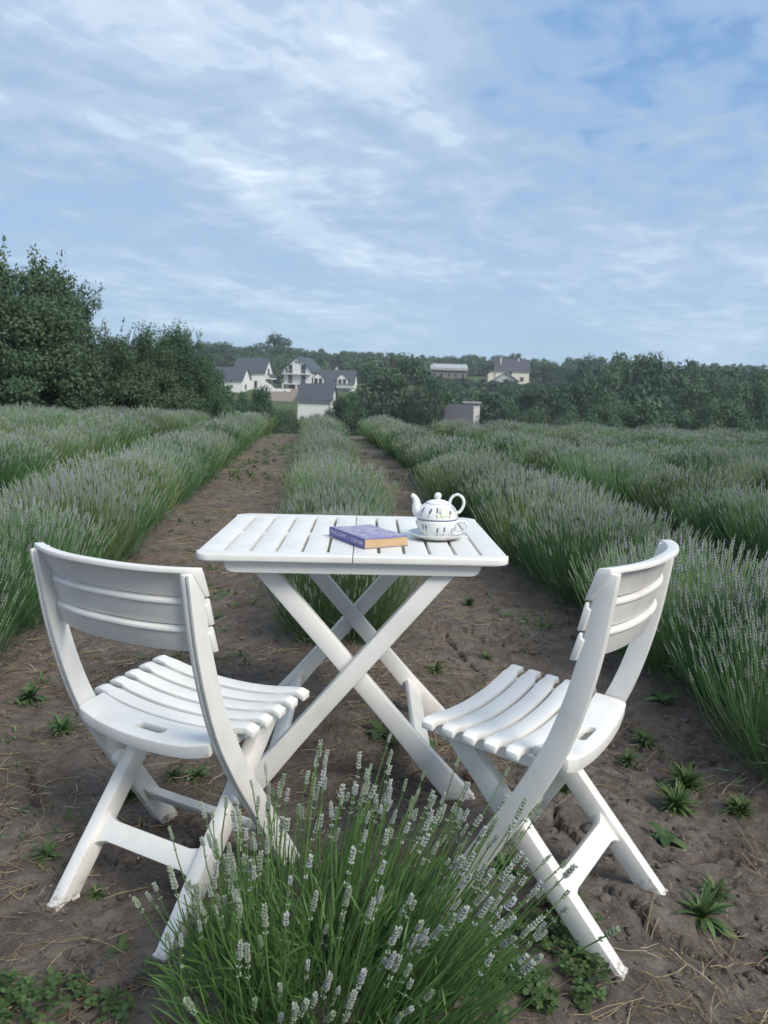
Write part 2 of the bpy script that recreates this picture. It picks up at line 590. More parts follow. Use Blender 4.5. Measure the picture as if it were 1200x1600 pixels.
_rb.update(P=_F[:, :2], w=_w, s=_s)

CRACKS = [[(.52, 1.62), (.57, 1.57), (.585, 1.50), (.66, 1.455), (.70, 1.42)],
          [(.80, 1.80), (.88, 1.83), (.95, 1.80), (1.05, 1.84)],
          [(-1.0, 2.15), (-.93, 2.03), (-.90, 1.95), (-.95, 1.86)],
          [(-.84, 2.62), (-.78, 2.45), (-.70, 2.34)],
          [(.30, 3.55), (.36, 3.25), (.43, 3.08), (.52, 3.0)],
          [(.45, 2.10), (.50, 2.02), (.47, 1.93), (.52, 1.84)],
          [(.75, 2.35), (.92, 2.30), (1.05, 2.33)]]


def crack_depth(X, Y):
    d = np.full(X.shape, 9.0)
    wob = .007 * np.sin(X * 61 + Y * 23) + .005 * np.sin(X * 27 - Y * 118 + 1) + .003 * np.sin(X * 210 + Y * 160)
    wob2 = .007 * np.sin(Y * 57 - X * 31 + 2) + .005 * np.sin(Y * 103 + X * 74) + .003 * np.sin(X * 190 - Y * 230)
    for pl in CRACKS:
        for (ax, ay), (bx, by) in zip(pl[:-1], pl[1:]):
            vx, vy = bx - ax, by - ay
            t = np.clip(((X + wob - ax) * vx + (Y + wob2 - ay) * vy) / (vx * vx + vy * vy), 0, 1)
            d = np.minimum(d, np.hypot(X + wob - ax - t * vx, Y + wob2 - ay - t * vy))
    wid = .013 + .008 * np.sin(X * 19 + Y * 13) + .004 * np.sin(X * 47 - Y * 37)
    t = np.clip(1 - d / np.maximum(wid, .004), 0, 1)
    main = t * t * (3 - 2 * t)
    # finer network of drying cracks between irregular plates
    S = .21
    gx, gy = (X + 2.2 * wob) / S, (Y + 2.2 * wob2) / S
    ix, iy = np.floor(gx), np.floor(gy)
    f1 = np.full(X.shape, 9.0)
    f2 = np.full(X.shape, 9.0)
    for ox in (-1, 0, 1):
        for oy in (-1, 0, 1):
            cx, cy = ix + ox, iy + oy
            h1 = np.sin(cx * 127.1 + cy * 311.7) * 43758.5453
            h2 = np.sin(cx * 269.5 + cy * 183.3) * 43758.5453
            dd = np.hypot(gx - cx - (h1 - np.floor(h1)), gy - cy - (h2 - np.floor(h2)))
            f2 = np.minimum(f2, np.maximum(f1, dd))
            f1 = np.minimum(f1, dd)
    e = (f2 - f1) * S
    sel = np.clip((lattice_noise(X / .5, Y / .5, 88, 2) + .06) * 4, 0, 1)
    t = np.clip(1 - e / .011, 0, 1) * sel
    return np.maximum(main, .55 * t * t * (3 - 2 * t))


def axis(lo, dlo, dhi, hi, step, grow):
    mid = list(np.arange(dlo, dhi, step))
    s, p, out = step, dhi, []
    while p < hi:
        out.append(p)
        s *= grow
        p += s
    out.append(hi)
    s, p, inn = step, dlo, []
    while p > lo:
        s *= grow
        p -= s
        inn.append(max(p, lo))
    return np.array(inn[::-1] + mid + out)


def build_ground():
    xs = axis(-900, -1.35, 1.25, 900, 0.0078, 1.045)
    ys = axis(-30, 1.08, 3.1, 2500, 0.0078, 1.028)
    X, Y = np.meshgrid(xs, ys)
    Z = terr(X, Y)
    dn = (np.abs(X) < 2.2) & (Y < 5.5) & (Y > 0.6)
    fine = 0.010 * lattice_noise(X / 0.045, Y / 0.045, 30, 3, 0.6)
    Z = Z + np.where(dn, fine * np.clip((5.5 - Y) / 1.5, 0, 1), 0)
    cd = np.zeros_like(Z)
    cd[dn] = crack_depth(X[dn], Y[dn])
    Z = Z - 0.050 * cd
    V = np.stack([X, Y, Z], -1).reshape(-1, 3)
    nx, ny = len(xs), len(ys)
    i = np.arange(ny - 1)[:, None] * nx + np.arange(nx - 1)[None]
    F = np.stack([i, i + 1, i + nx + 1, i + nx], -1).reshape(-1, 4)
    g = Geo()
    g.add(V, F)
    o = link('ground', g.mesh('ground', M['soil'], True))
    tag(o, 'bare cracked brown soil of the lavender field and the valley beyond', kind='structure')


build_ground()

# ------------------------------------------------------------------ folding chair (local +y = the way a sitter faces)


def smooth_path(pts, n):
    pts = np.asarray(pts, float)
    t = np.r_[0, np.cumsum(np.linalg.norm(np.diff(pts, axis=0), axis=1))]
    u = np.linspace(0, t[-1], n)
    # Catmull-Rom style through cubic Hermite
    m = np.gradient(pts, t, axis=0)
    out = []
    for q in u:
        k = min(np.searchsorted(t, q, 'right') - 1, len(t) - 2)
        h = t[k + 1] - t[k]
        s = (q - t[k]) / h
        out.append((2 * s ** 3 - 3 * s ** 2 + 1) * pts[k] + (s ** 3 - 2 * s ** 2 + s) * h * m[k]
                   + (-2 * s ** 3 + 3 * s ** 2) * pts[k + 1] + (s ** 3 - s ** 2) * h * m[k + 1])
    return np.array(out)


def offset_path(P, w):
    T_ = np.gradient(P, axis=0)
    T_ /= np.linalg.norm(T_, axis=1, keepdims=True)
    N = np.stack([-T_[:, 1], T_[:, 0]], 1)
    return P + N * w[:, None] / 2, P - N * w[:, None] / 2


def clip_floor(A):
    """slide the first point of a rail along its first segment until it stands on z = 0"""
    d = A[1] - A[0]
    A = A.copy()
    A[0] = A[0] - d * (A[0][1] / d[1])
    return A


RAIL = smooth_path([(.113, 0), (.045, .105), (-.03, .222), (-.098, .33), (-.148, .425), (-.183, .52), (-.209, .615), (-.238, .770)], 26)
LEGL = np.array([(-.250, 0), (-.160, .105), (-.070, .21), (.030, .33), (.095, .405)])


def rail_y(z):
    return float(np.interp(z, RAIL[:, 1], RAIL[:, 0]))


def seat_z(x, y):
    """height of the dished seat"""
    return .4145 + .092 * (y + .085) + .030 * (abs(x) / .229) ** 2.2 - .022


def back_bow(x):
    return -.049 * (1 - (abs(x) / .2145) ** 2.5)


def slat_mesh(y0, y1, name):
    bm = bmesh.new()
    xs = np.linspace(-.229, .229, 25)
    rows = []
    for x in xs:
        a = abs(x)
        nar = .0050 * min(max((a - .172) / .012, 0), 1)
        lip = -.012 * max((a - .200) / .029, 0) ** 2
        z = seat_z(x, (y0 + y1) / 2) + lip
        sl = .092 * (y1 - y0) / 2
        th = .016
        rows.append([bm.verts.new((x, y0 + nar, z - sl)), bm.verts.new((x, y1 - nar, z + sl)),
                     bm.verts.new((x, y1 - nar, z + sl - th)), bm.verts.new((x, y0 + nar, z - sl - th))])
    for a, b in zip(rows[:-1], rows[1:]):
        for k in range(4):
            bm.faces.new([a[k], a[(k + 1) % 4], b[(k + 1) % 4], b[k]])
    bm.faces.new(rows[0][::-1])
    bm.faces.new(rows[-1])
    return bm_mesh(bm, name, M['resin'], .0035, 2)


def seat_panel_mesh():
    """rear part of the seat: dished plate with the hand slot and a skirt"""
    bm = bmesh.new()
    hw, ya, yb = .1835, -.168, -.0965
    NS, NL = 6, 20                                       # segments on the short and the long sides
    sl, sr, sy0 = .031, .0095, -.136
    slot, outs = [], []
    for k in range(NS):                                  # right end, going up
        a = -math.pi / 2 + math.pi * k / NS
        slot.append((sl + sr * math.cos(a), sy0 + sr * math.sin(a)))
        outs.append((hw, ya + (yb - ya) * k / NS))
    for k in range(NL):
        slot.append((sl - 2 * sl * k / NL, sy0 + sr))
        outs.append((hw - 2 * hw * k / NL, yb))
    for k in range(NS):
        a = math.pi / 2 + math.pi * k / NS
        slot.append((-sl + sr * math.cos(a), sy0 + sr * math.sin(a)))
        outs.append((-hw, yb - (yb - ya) * k / NS))
    for k in range(NL):
        slot.append((-sl + 2 * sl * k / NL, sy0 - sr))
        outs.append((-hw + 2 * hw * k / NL, ya))
    n = len(slot)
    rings = [[(sx + (ox - sx) * f, sy + (oy - sy) * f) for (sx, sy), (ox, oy) in zip(slot, outs)] for f in (0, .07, .35, .7, 1.0)]

    def zt(x, y):
        z = seat_z(x, y) + .005 * max(0, (abs(x) - .13) / .05)
        return z - .006 * max(0, (-.150 - y) / .02) ** 1.5

    def bulge(x, y):
        return y - .009 * (1 - (x / hw) ** 2) * max(0, min(1, (-.125 - y) / .05))
    top = [[bm.verts.new((x, bulge(x, y), zt(x, y))) for x, y in r] for r in rings]
    bot_out = [bm.verts.new((x, bulge(x, y) + (.003 if y < -.145 else 0), zt(x, y) - (.028 if y < -.145 else .018))) for x, y in rings[-1]]
    bot_in = [bm.verts.new((x, bulge(x, y), zt(x, y) - .016)) for x, y in rings[0]]
    bot_mid = [bm.verts.new((x, bulge(x, y), zt(x, y) - .016)) for x, y in rings[3]]
    for k in range(n):
        j = (k + 1) % n
        for a, b in zip(top[:-1], top[1:]):
            bm.faces.new([a[k], a[j], b[j], b[k]])
        bm.faces.new([top[-1][k], top[-1][j], bot_out[j], bot_out[k]])
        bm.faces.new([top[0][j], top[0][k], bot_in[k], bot_in[j]])
        bm.faces.new([bot_in[k], bot_mid[k], bot_mid[j], bot_in[j]])
        bm.faces.new([bot_mid[k], bot_out[k], bot_out[j], bot_mid[j]])
    return bm_mesh(bm, 'seat_panel', M['resin'], .0025, 2, angle=40)


def rail_mesh(sx):
    """back rail that runs down to the front foot: two skins with a groove along the edges"""
    bm = bmesh.new()
    z = RAIL[:, 1]
    w = np.interp(z, [0, .2, .4, .5, .62, .775], [.050, .049, .046, .043, .040, .034])
    A, B = offset_path(RAIL, w)
    A2, B2 = offset_path(RAIL, w - .008)
    A, B, A2, B2 = map(clip_floor, (A, B, A2, B2))
    xo = .2035
    for (P, Q, a, b) in ((A, B, xo - .008, xo), (A2, B2, xo - .0125, xo - .007), (A, B, xo - .022, xo - .0115)):
        bm_strip_prism(bm, P, Q, sx * a, sx * b)
    # the rails lean out a little towards the top
    for v in bm.verts:
        v.co.x += sx * .0095 * (v.co.z / .775)
    return bm_mesh(bm, 'rail', M['resin'], .0018, 2)


def leg_mesh(sx):
    bm = bmesh.new()
    w = np.full(len(LEGL), .046)
    A, B = offset_path(LEGL, w)
    A, B = clip_floor(A), clip_floor(B)
    bm_strip_prism(bm, A, B, sx * .136, sx * .168)
    return bm_mesh(bm, 'leg', M['resin'], .004, 2)


def foot_cap_mesh(y, x, hy, hx):
    bm = bmesh.new()
    bm_box(bm, (x - hx, y - hy, -.006), (x + hx, y + hy, .0045))
    return bm_mesh(bm, 'foot_cap', M['resin'], .002, 1)


def bar_mesh(p, ang, width, thick, x0, x1, name, flare=.014):
    """cross bar lying in the plane of a leg frame, flared where it meets the legs"""
    bm = bmesh.new()
    d = Vector((math.cos(ang), math.sin(ang)))
    n = Vector((-d.y, d.x))
    xs = [x0, x0 + .012, x0 + .03, x1 - .03, x1 - .012, x1]
    fl = [flare, flare * .35, 0, 0, flare * .35, flare]
    rows = []
    for x, f in zip(xs, fl):
        w = width / 2 + f
        row = []
        for a, b in ((-w, -thick / 2), (w, -thick / 2), (w, thick / 2), (-w, thick / 2)):
            q = Vector(p) + d * a + n * b
            row.append(bm.verts.new((x, q.x, q.y)))
        rows.append(row)
    for a, b in zip(rows[:-1], rows[1:]):
        for k in range(4):
            bm.faces.new([a[k], a[(k + 1) % 4], b[(k + 1) % 4], b[k]])
    bm.faces.new(rows[0][::-1])
    bm.faces.new(rows[-1])
    return bm_mesh(bm, name, M['resin'], .003, 2)


def back_slat_mesh(z0, z1, top=False):
    """curved back slat; its ends lap over the front of the rails, a ledge runs along its upper edge behind"""
    bm = bmesh.new()
    xs = np.linspace(-.2145, .2145, 29)
    rows = []
    tz = .26                                             # lean of the back
    for x in xs:
        yb0 = rail_y(z0) + back_bow(x)
        yb1 = rail_y(z1) + back_bow(x)
        ctr = 1 - (abs(x) / .2145) ** 4
        inn = min(max((.190 - abs(x)) / .010, 0), 1)        # the ledge ends at the inside of the rails
        f0, f1 = (yb0 + .032, yb1 + .027) if top else (yb0 + .034, yb1 + .032)                      # front skin
        if top:
            ya = yb1 - .004
            sec = [(f0, z0), (f1 - .002, z1 - .012), (f1 - .008, z1 + .002), (ya, z1 + .004), (ya - .001, z1 - .006),
                   (yb1 - .004 + inn * .018, z1 - .010), (f0 - .012, z0)]
        else:
            led = .006 + .011 * inn
            sec = [(f0, z0), (f1 - .001, z1 - .005), (f1 - .004, z1), (f1 - led, z1 - .004), (f1 - led, z1 - .011),
                   (f1 - .012, z1 - .014), (f0 - .012, z0)]
        rows.append([bm.verts.new((x, a, b)) for a, b in sec])
    m = len(rows[0])
    for a, b in zip(rows[:-1], rows[1:]):
        for k in range(m):
            bm.faces.new([a[k], a[(k + 1) % m], b[(k + 1) % m], b[k]])
    bm.faces.new(rows[0][::-1])
    bm.faces.new(rows[-1])
    return bm_mesh(bm, 'back_slat', M['resin'], .0022, 2, angle=38)


def make_chair(label):
    t = empty('folding_chair')
    tag(t, label, 'chair', 'white folding chairs at the table')
    for sx in (-1, 1):
        r = link('side_rail', rail_mesh(sx), t)
        link('foot_cap', foot_cap_mesh(.113, sx * .1925, .0306, .0119), r)
        l = link('leg', leg_mesh(sx), t)
        link('foot_cap', foot_cap_mesh(-.250, sx * .152, .0314, .0168), l)
        # pivot pad between leg and rail where the frames cross
        bm = bmesh.new()
        bm_prism(bm, [(-.062 + .020 * math.cos(a), .247 + .020 * math.sin(a)) for a in np.arange(8) * math.pi / 4], 'x', sx * .167, sx * .184)
        link('pivot', bm_mesh(bm, 'pivot', M['resin'], .003, 2), t)
    # seat
    for i in range(5):
        y0 = -.0905 + i * .0462
        link('seat_slat', slat_mesh(y0, y0 + .0368, 'seat_slat'), t)
    link('seat_panel', seat_panel_mesh(), t)
    for sx in (-1, 1):
        bm = bmesh.new()
        P = [(y, seat_z(.172, y) - .012) for y in np.linspace(-.135, .120, 7)]
        Q = [(y, z - .026) for y, z in P]
        bm_strip_prism(bm, P, Q, sx * .166, sx * .186)
        link('seat_bearer', bm_mesh(bm, 'seat_bearer', M['resin'], .002, 1), t)
        bm = bmesh.new()
        P = [(y, seat_z(.06, y) - .0135) for y in np.linspace(-.10, .120, 5)]
        Q = [(y, z - .012) for y, z in P]
        bm_strip_prism(bm, P, Q, sx * .055, sx * .063)
        link('seat_rib', bm_mesh(bm, 'seat_rib', M['resin'], .001, 1), t)
    bm = bmesh.new()
    bm_box(bm, (-.165, .100, seat_z(.06, .11) - .042), (.165, .112, seat_z(.06, .11) - .0165))
    link('seat_front_beam', bm_mesh(bm, 'seat_front_beam', M['resin'], .002, 1), t)
    # cross bars of the two leg frames
    a = math.atan2(.105, .090)
    link('cross_bar', bar_mesh((-.147, .120), a, .046, .024, -.137, .137, 'cross_bar'), t)
    a = math.atan2(.105, -.068)
    link('cross_bar', bar_mesh((.040, .112), a, .034, .020, -.183, .183, 'cross_bar', .008), t)
    # backrest
    link('back_slat', back_slat_mesh(.7175, .775, True), t)
    link('back_slat', back_slat_mesh(.6605, .7150), t)
    link('back_slat', back_slat_mesh(.6045, .6580), t)
    return t


chair = make_chair('white resin folding chair seen from behind, its backrest in front of the left lavender row')
chair.location = CHAIRS[0]['loc']
chair.rotation_euler = CHAIRS[0]['rot']
chair_b = copy_tree(chair)
chair_b['label'] = 'white resin folding chair turned toward the teapot side of the table, nearer the leafy weeds'
chair_b.location = CHAIRS[1]['loc']
chair_b.rotation_euler = CHAIRS[1]['rot']

# ------------------------------------------------------------------ folding table
TW, TD, TZ = .79, .704, .686


def tabletop_outline(x0, x1, y0, y1, r, corners):
    """rectangle with the listed corners ('a' x0y0, 'b' x1y0, 'c' x1y1, 'd' x0y1) rounded"""
    pts = []
    for key, cx, cy, sx, sy, a0 in (('a', x0, y0, 1, 1, 180), ('b', x1, y0, -1, 1, 270), ('c', x1, y1, -1, -1, 0), ('d', x0, y1, 1, -1, 90)):
        if key in corners:
            for k in range(7):
                a = math.radians(a0 + 15 * k)
                pts.append((cx + sx * r + r * math.cos(a), cy + sy * r + r * math.sin(a)))
        else:
            pts.append((cx, cy))
    return pts


def bevel_verticals(bm, off):
    pass


def make_table():
    t = empty('folding_table', (TABLE['loc'][0], TABLE['loc'][1], 0.0), (0, TABLE['tilt'], TABLE['yaw']))
    tag(t, 'white resin folding table with slatted top and crossed legs, carrying teapot and book', 'table')
    th, pitch, gap = .020, .0655, .0085
    fb, rb = .042, .052                              # front and rear border depth
    ya, yb = -TD / 2, TD / 2
    for s in (-1, 1):
        xin = s * .0012
        xout = s * TW / 2
        # the two cross borders of this half, outer corners rounded
        lo, hi = min(xin, xout), max(xin, xout)
        for (y0, y1, keys) in ((ya, ya + fb, 'a' if s < 0 else 'b'), (yb - rb, yb, 'd' if s < 0 else 'c')):
            bm = bmesh.new()
            bm_prism(bm, tabletop_outline(lo, hi, y0, y1, .036, keys), 'z', TZ - th, TZ)
            # soften only the outer rim
            ed = []
            yo = y0 if y0 == ya else y1
            for e in bm.edges:
                m = (e.verts[0].co + e.verts[1].co) / 2
                flat = abs(e.verts[0].co.z - e.verts[1].co.z) < 1e-6
                outer = abs(m.y - yo) < .034 and (abs(m.y - yo) < 1e-4 or abs(m.x) > TW / 2 - .034)
                if flat and outer and not (abs(m.x - xin) < 1e-4):
                    ed.append(e)
            bmesh.ops.bevel(bm, geom=ed, offset=.0055, offset_type='OFFSET', segments=3, profile=.5, affect='EDGES')
            link('top_border', bm_mesh(bm, 'top_border', M['resin'], 0, angle=30), t)
        for k in range(6):
            a = k * pitch + (gap / 2 if k else .0012)
            b = (k + 1) * pitch - gap / 2 if k < 5 else TW / 2
            bm = bmesh.new()
            x0, x1 = (a, b) if s > 0 else (-b, -a)
            bm_box(bm, (x0, ya + fb, TZ - th), (x1, yb - rb, TZ))
            ed = [e for e in bm.edges if abs(e.verts[0].co.x - e.verts[1].co.x) < 1e-6 and abs(e.verts[0].co.z - e.verts[1].co.z) < 1e-6]
            out_ed = [e for e in ed if abs(abs(e.verts[0].co.x) - TW / 2) < 1e-5]
            in_ed = [e for e in ed if e not in out_ed and e.verts[0].co.z > TZ - .001]
            if in_ed:
                bmesh.ops.bevel(bm, geom=in_ed, offset=.0016, offset_type='OFFSET', segments=2, profile=.5, affect='EDGES')
            if out_ed:
                ed2 = [e for e in bm.edges if e.is_valid and abs(abs(e.verts[0].co.x) - TW / 2) < 1e-5 and abs(abs(e.verts[1].co.x) - TW / 2) < 1e-5
                       and abs(e.verts[0].co.z - e.verts[1].co.z) < 1e-6]
                bmesh.ops.bevel(bm, geom=ed2, offset=.0055, offset_type='OFFSET', segments=3, profile=.5, affect='EDGES')
            link('top_slat', bm_mesh(bm, 'top_slat', M['resin'], 0, angle=30), t)
            if k < 5:                                   # the little bridge half way along each slot
                bm = bmesh.new()
                c = (k + 1) * pitch * s
                bm_box(bm, (c - gap / 2 - .0004, -.020, TZ - th + .002), (c + gap / 2 + .0004, .002, TZ - .0025))
                link('slot_bridge', bm_mesh(bm, 'slot_bridge', M['resin']), t)
    # aprons
    for y0, y1 in ((ya + .022, ya + .040), (yb - .040, yb - .022)):
        bm = bmesh.new()
        r = .026
        z0, z1 = TZ - th - .032, TZ - th
        poly = [(-.325, z1), (-.325, z0 + r)] + [(-.325 + r - r * math.cos(a), z0 + r - r * math.sin(a)) for a in np.linspace(.3, math.pi / 2, 5)]
        poly += [(-x, z) for x, z in poly[::-1]]
        bm_prism(bm, poly, 'y', y0, y1)
        link('apron', bm_mesh(bm, 'apron', M['resin'], .003, 2), t)
    for s in (-1, 1):
        bm = bmesh.new()
        bm_box(bm, (s * .30 - .010, ya + .0405, TZ - th - .028), (s * .30 + .010, yb - .0405, TZ - th - .0005))
        link('side_bearer', bm_mesh(bm, 'side_bearer', M['resin'], .002, 1), t)
    # crossed legs: each pair of legs is one swinging frame
    z_top = TZ - th - .006

    def leg(s, y0, y1):
        bm = bmesh.new()
        n = 8
        P, Q = [], []
        for i in range(n + 1):
            f = i / n
            x = s * (.255 - .560 * (1 - f))
            z = z_top * f
            hw = .024 + .010 * max(0, 1 - f / .30)             # the legs widen towards the foot
            P.append((x - hw * 1.30, z))
            Q.append((x + hw * 1.30, z))
        A = [bm.verts.new((p[0], y0, p[1])) for p in P]
        B = [bm.verts.new((q[0], y0, q[1])) for q in Q]
        C = [bm.verts.new((p[0], y1, p[1])) for p in P]
        D = [bm.verts.new((q[0], y1, q[1])) for q in Q]
        for i in range(n):
            bm.faces.new([A[i], B[i], B[i + 1], A[i + 1]])
            bm.faces.new([C[i], C[i + 1], D[i + 1], D[i]])
            bm.faces.new([A[i], A[i + 1], C[i + 1], C[i]])
            bm.faces.new([B[i], D[i], D[i + 1], B[i + 1]])
        bm.faces.new([A[0], C[0], D[0], B[0]])
        bm.faces.new([A[-1], B[-1], D[-1], C[-1]])
        return link('leg', bm_mesh(bm, 'leg', M['resin'], .0035, 2), t)
    # frame 1 leans up to +x and is the outer one, frame 2 nests just inside it
    for s, fy in ((1, .312), (-1, .2745)):
        leg(s, -fy, -fy + .034)
        leg(s, fy - .034, fy)
        f0 = .085
        x = s * (.255 - .560 * (1 - .19))
        bm = bmesh.new()                               # stretcher board between the feet of the frame
        dx, dz = s * .560, z_top
        ln = math.hypot(dx, dz)
        ux, uz = dx / ln, dz / ln
        poly = []
        for a, b in ((-.035, -.008), (.035, -.008), (.035, .008), (-.035, .008)):
            poly.append((x + ux * a - uz * b, z_top * .19 + uz * a + ux * b))
        bm_prism(bm, poly, 'y', -fy + .0335, fy - .0335)
        link('stretcher', bm_mesh(bm, 'stretcher', M['resin'], .003, 2), t)
    for y0, y1 in ((-.2785, -.2740), (.2740, .2785)):
        bm = bmesh.new()
        zc = z_top * (1 - .255 / .560)
        bm_prism(bm, [(.011 * math.cos(a), zc + .011 * math.sin(a)) for a in np.arange(12) * math.pi / 6], 'y', y0, y1)
        link('pivot', bm_mesh(bm, 'pivot', M['resin']), t)
    return t


table = make_table()
bpy.context.view_layer.update()
TM = table.matrix_world.copy()


def on_table(x, y, dz=0.0):
    """world point on the table top above world x, y"""
    l = TM.inverted() @ Vector((x, y, TZ))
    return TM @ Vector((l.x, l.y, TZ + dz))

# ------------------------------------------------------------------ tea set


def lathe(prof, n=56):
    g = Geo()
    a = np.arange(n) / n * 2 * np.pi
    P = np.array([[(r * c, r * s, z) for c, s in zip(np.cos(a), np.sin(a))] for r, z in prof])
    k = len(prof)
    i = np.arange(k - 1)[:, None] * n
    j = np.arange(n)[None]
    F = np.stack([i + j, i + (j + 1) % n, i + n + (j + 1) % n, i + n + j], -1).reshape(-1, 4)
    g.add(P.reshape(-1, 3), F)
    return g


def sweep(path, rad, sides=12, squash=1.0):
    P = np.asarray(path, float)[None]
    V = tube_verts(P, np.asarray(rad, float)[None], sides)
    if squash != 1.0:
        V = P[:, :, None] + (V - P[:, :, None]) * np.array([1, squash, 1])
    g = Geo()
    k = P.shape[1]
    g.add(V, tube_faces(1, k, sides))
    return g


def add_ring(prof_fn, z0, z1, off, n=56):
    a = np.arange(n) / n * 2 * np.pi
    rows = []
    for z in np.linspace(z0, z1, 3):
        r = prof_fn(z) + off
        rows.append(np.stack([r * np.cos(a), r * np.sin(a), np.full(n, z)], 1))
    V = np.concatenate(rows)
    i = np.arange(2)[:, None] * n
    j = np.arange(n)[None]
    F = np.stack([i + j, i + (j + 1) % n, i + n + (j + 1) % n, i + n + j], -1).reshape(-1, 4)
    g = Geo()
    g.add(V, F)
    return g


def floral_print(prof_fn, z0, z1, seed, count, bloom=False):
    """printed lavender sprigs: flat shapes lying on the curved glaze"""
    r_ = random.Random(seed)
    g = Geo()
    off = .00035

    def put(poly, th0, zc, ang, mat):
        V = []
        for px, pz in poly:
            x = px * math.cos(ang) - pz * math.sin(ang)
            z = px * math.sin(ang) + pz * math.cos(ang)
            zz = min(max(zc + z, z0 - .004), z1 + .002)
            rr = prof_fn(zz) + off
            th = th0 + x / max(rr, .01)
            V.append((rr * math.cos(th), rr * math.sin(th), zz))
        g.add(V, [list(range(len(V)))], mat)

    def dot(th, z, a, b, ang, mat):
        put([(a * math.cos(t), b * math.sin(t)) for t in np.arange(6) * math.pi / 3], th, z, ang, mat)

    def sprig(th, zb, h, lean, nb, big):
        zz = zb
        steps = 5
        for k in range(steps):
            put([(-.00028, 0), (.00028, 0), (.00028, h / steps * 1.05), (-.00028, h / steps * 1.05)],
                th + lean * k / steps * h / .05, zb + h * k / steps, -lean, 2 if k < 3 else 4)
        for k in range(nb):
            f = 1 - .52 * k / nb
            t2 = th + lean * f * h / .05
            s = (1.0 - .35 * abs(f - .75)) * big
            for sg in (-1, 1):
                dot(t2 + sg * .0009 * big / .055 + r_.uniform(-.006, .006), zb + h * f, .00095 * s, .0016 * s, -lean + sg * -.5, 0 if r_.random() < .72 else 1)
        for sg in (-1, 1):
            dot(th + sg * .03, zb + h * .22, .0007, .0035, -lean - sg * .55, 2)
    for i in range(count):
        th = 2 * math.pi * (i + r_.uniform(-.3, .3)) / count
        h = r_.uniform(.45, .86) * (z1 - z0)
        sprig(th, z0 + r_.uniform(0, .10) * (z1 - z0), h, r_.uniform(-.28, .28), r_.randint(5, 8), r_.uniform(1.1, 1.75))
    for i in range(count * 3):
        dot(r_.uniform(0, 2 * math.pi), r_.uniform(z0, z1), r_.uniform(.0004, .0009), r_.uniform(.0006, .0014), r_.uniform(0, 3), r_.choice([0, 1, 4, 2]))
    if bloom:
        for i in range(46):
            th = -math.pi / 2 + .34 + r_.gauss(0, .24)
            dot(th, r_.uniform(z0 + .002, z0 + .026), r_.uniform(.001, .0028), r_.uniform(.001, .0026), r_.uniform(0, 3), 3)
        for i in range(30):
            th = -math.pi / 2 + .34 + r_.gauss(0, .28)
            dot(th, r_.uniform(z0 + .002, z0 + .028), .0004, .0022, r_.uniform(-1.2, 1.2), 2)
    return g


PRINT = [M['p_purple'], M['p_lilac'], M['p_green'], M['p_yellow'], M['p_grey']]
TEA = (.152, 2.205)
tp = on_table(*TEA)
TEAROT = (0, TABLE['tilt'], math.radians(-4))
# saucer
prof = [(.002, .0035), (.030, .0035), (.045, .005), (.062, .0105), (.080, .0185), (.0812, .0192), (.0808, .0178), (.064, .0075), (.047, .0008), (.040, 0.0), (.037, 0.0), (.035, .0018), (.002, .0018)]
sa = lathe(prof, 64)
saucer = link('saucer', sa.mesh('saucer', M['ceramic'], True))
saucer.location = on_table(*TEA, .0006)
saucer.rotation_euler = TEAROT
tag(saucer, 'white ceramic saucer under the floral cup on the table', 'saucer')
# cup
CUP = np.array([(.000, .0030), (.030, .0030), (.0335, .0), (.0365, .0), (.038, .004), (.0460, .012), (.0525, .022), (.0560, .034), (.0572, .046), (.0575, .0520)])
CUPIN = [(.0560, .0520), (.0550, .046), (.054, .034), (.050, .022), (.043, .012), (.034, .0065), (.0, .0060)]


def cup_r(z):
    return float(np.interp(z, CUP[4:, 1], CUP[4:, 0]))


cup = empty('teacup', on_table(*TEA, .0048), TEAROT)
tag(cup, 'white ceramic teacup with lavender print, stacked under the teapot', 'cup')
cb = link('bowl', lathe([tuple(p) for p in CUP] + CUPIN).mesh('bowl', M['ceramic'], True), cup)
link('floral_print', floral_print(cup_r, .006, .047, 3, 15).mesh('floral_print', PRINT), cb)
hp = smooth_path([(.050, .043), (.064, .0475), (.079, .0455), (.0875, .036), (.0845, .0245), (.073, .016), (.058, .0115), (.044, .0125)], 22)
hg = sweep([(x, 0, z) for x, z in hp], np.full(22, .0040), 12, 1.5)
link('handle', hg.mesh('handle', M['ceramic'], True), cup)
# teapot
POT = np.array([(.0, .0525), (.052, .0525), (.0578, .0533), (.0583, .058), (.0578, .066), (.0555, .075), (.0505, .084), (.0435, .0915), (.0365, .0965), (.0345, .0972), (.0335, .0962)])


def pot_r(z):
    return float(np.interp(z, POT[2:9, 1], POT[2:9, 0]))


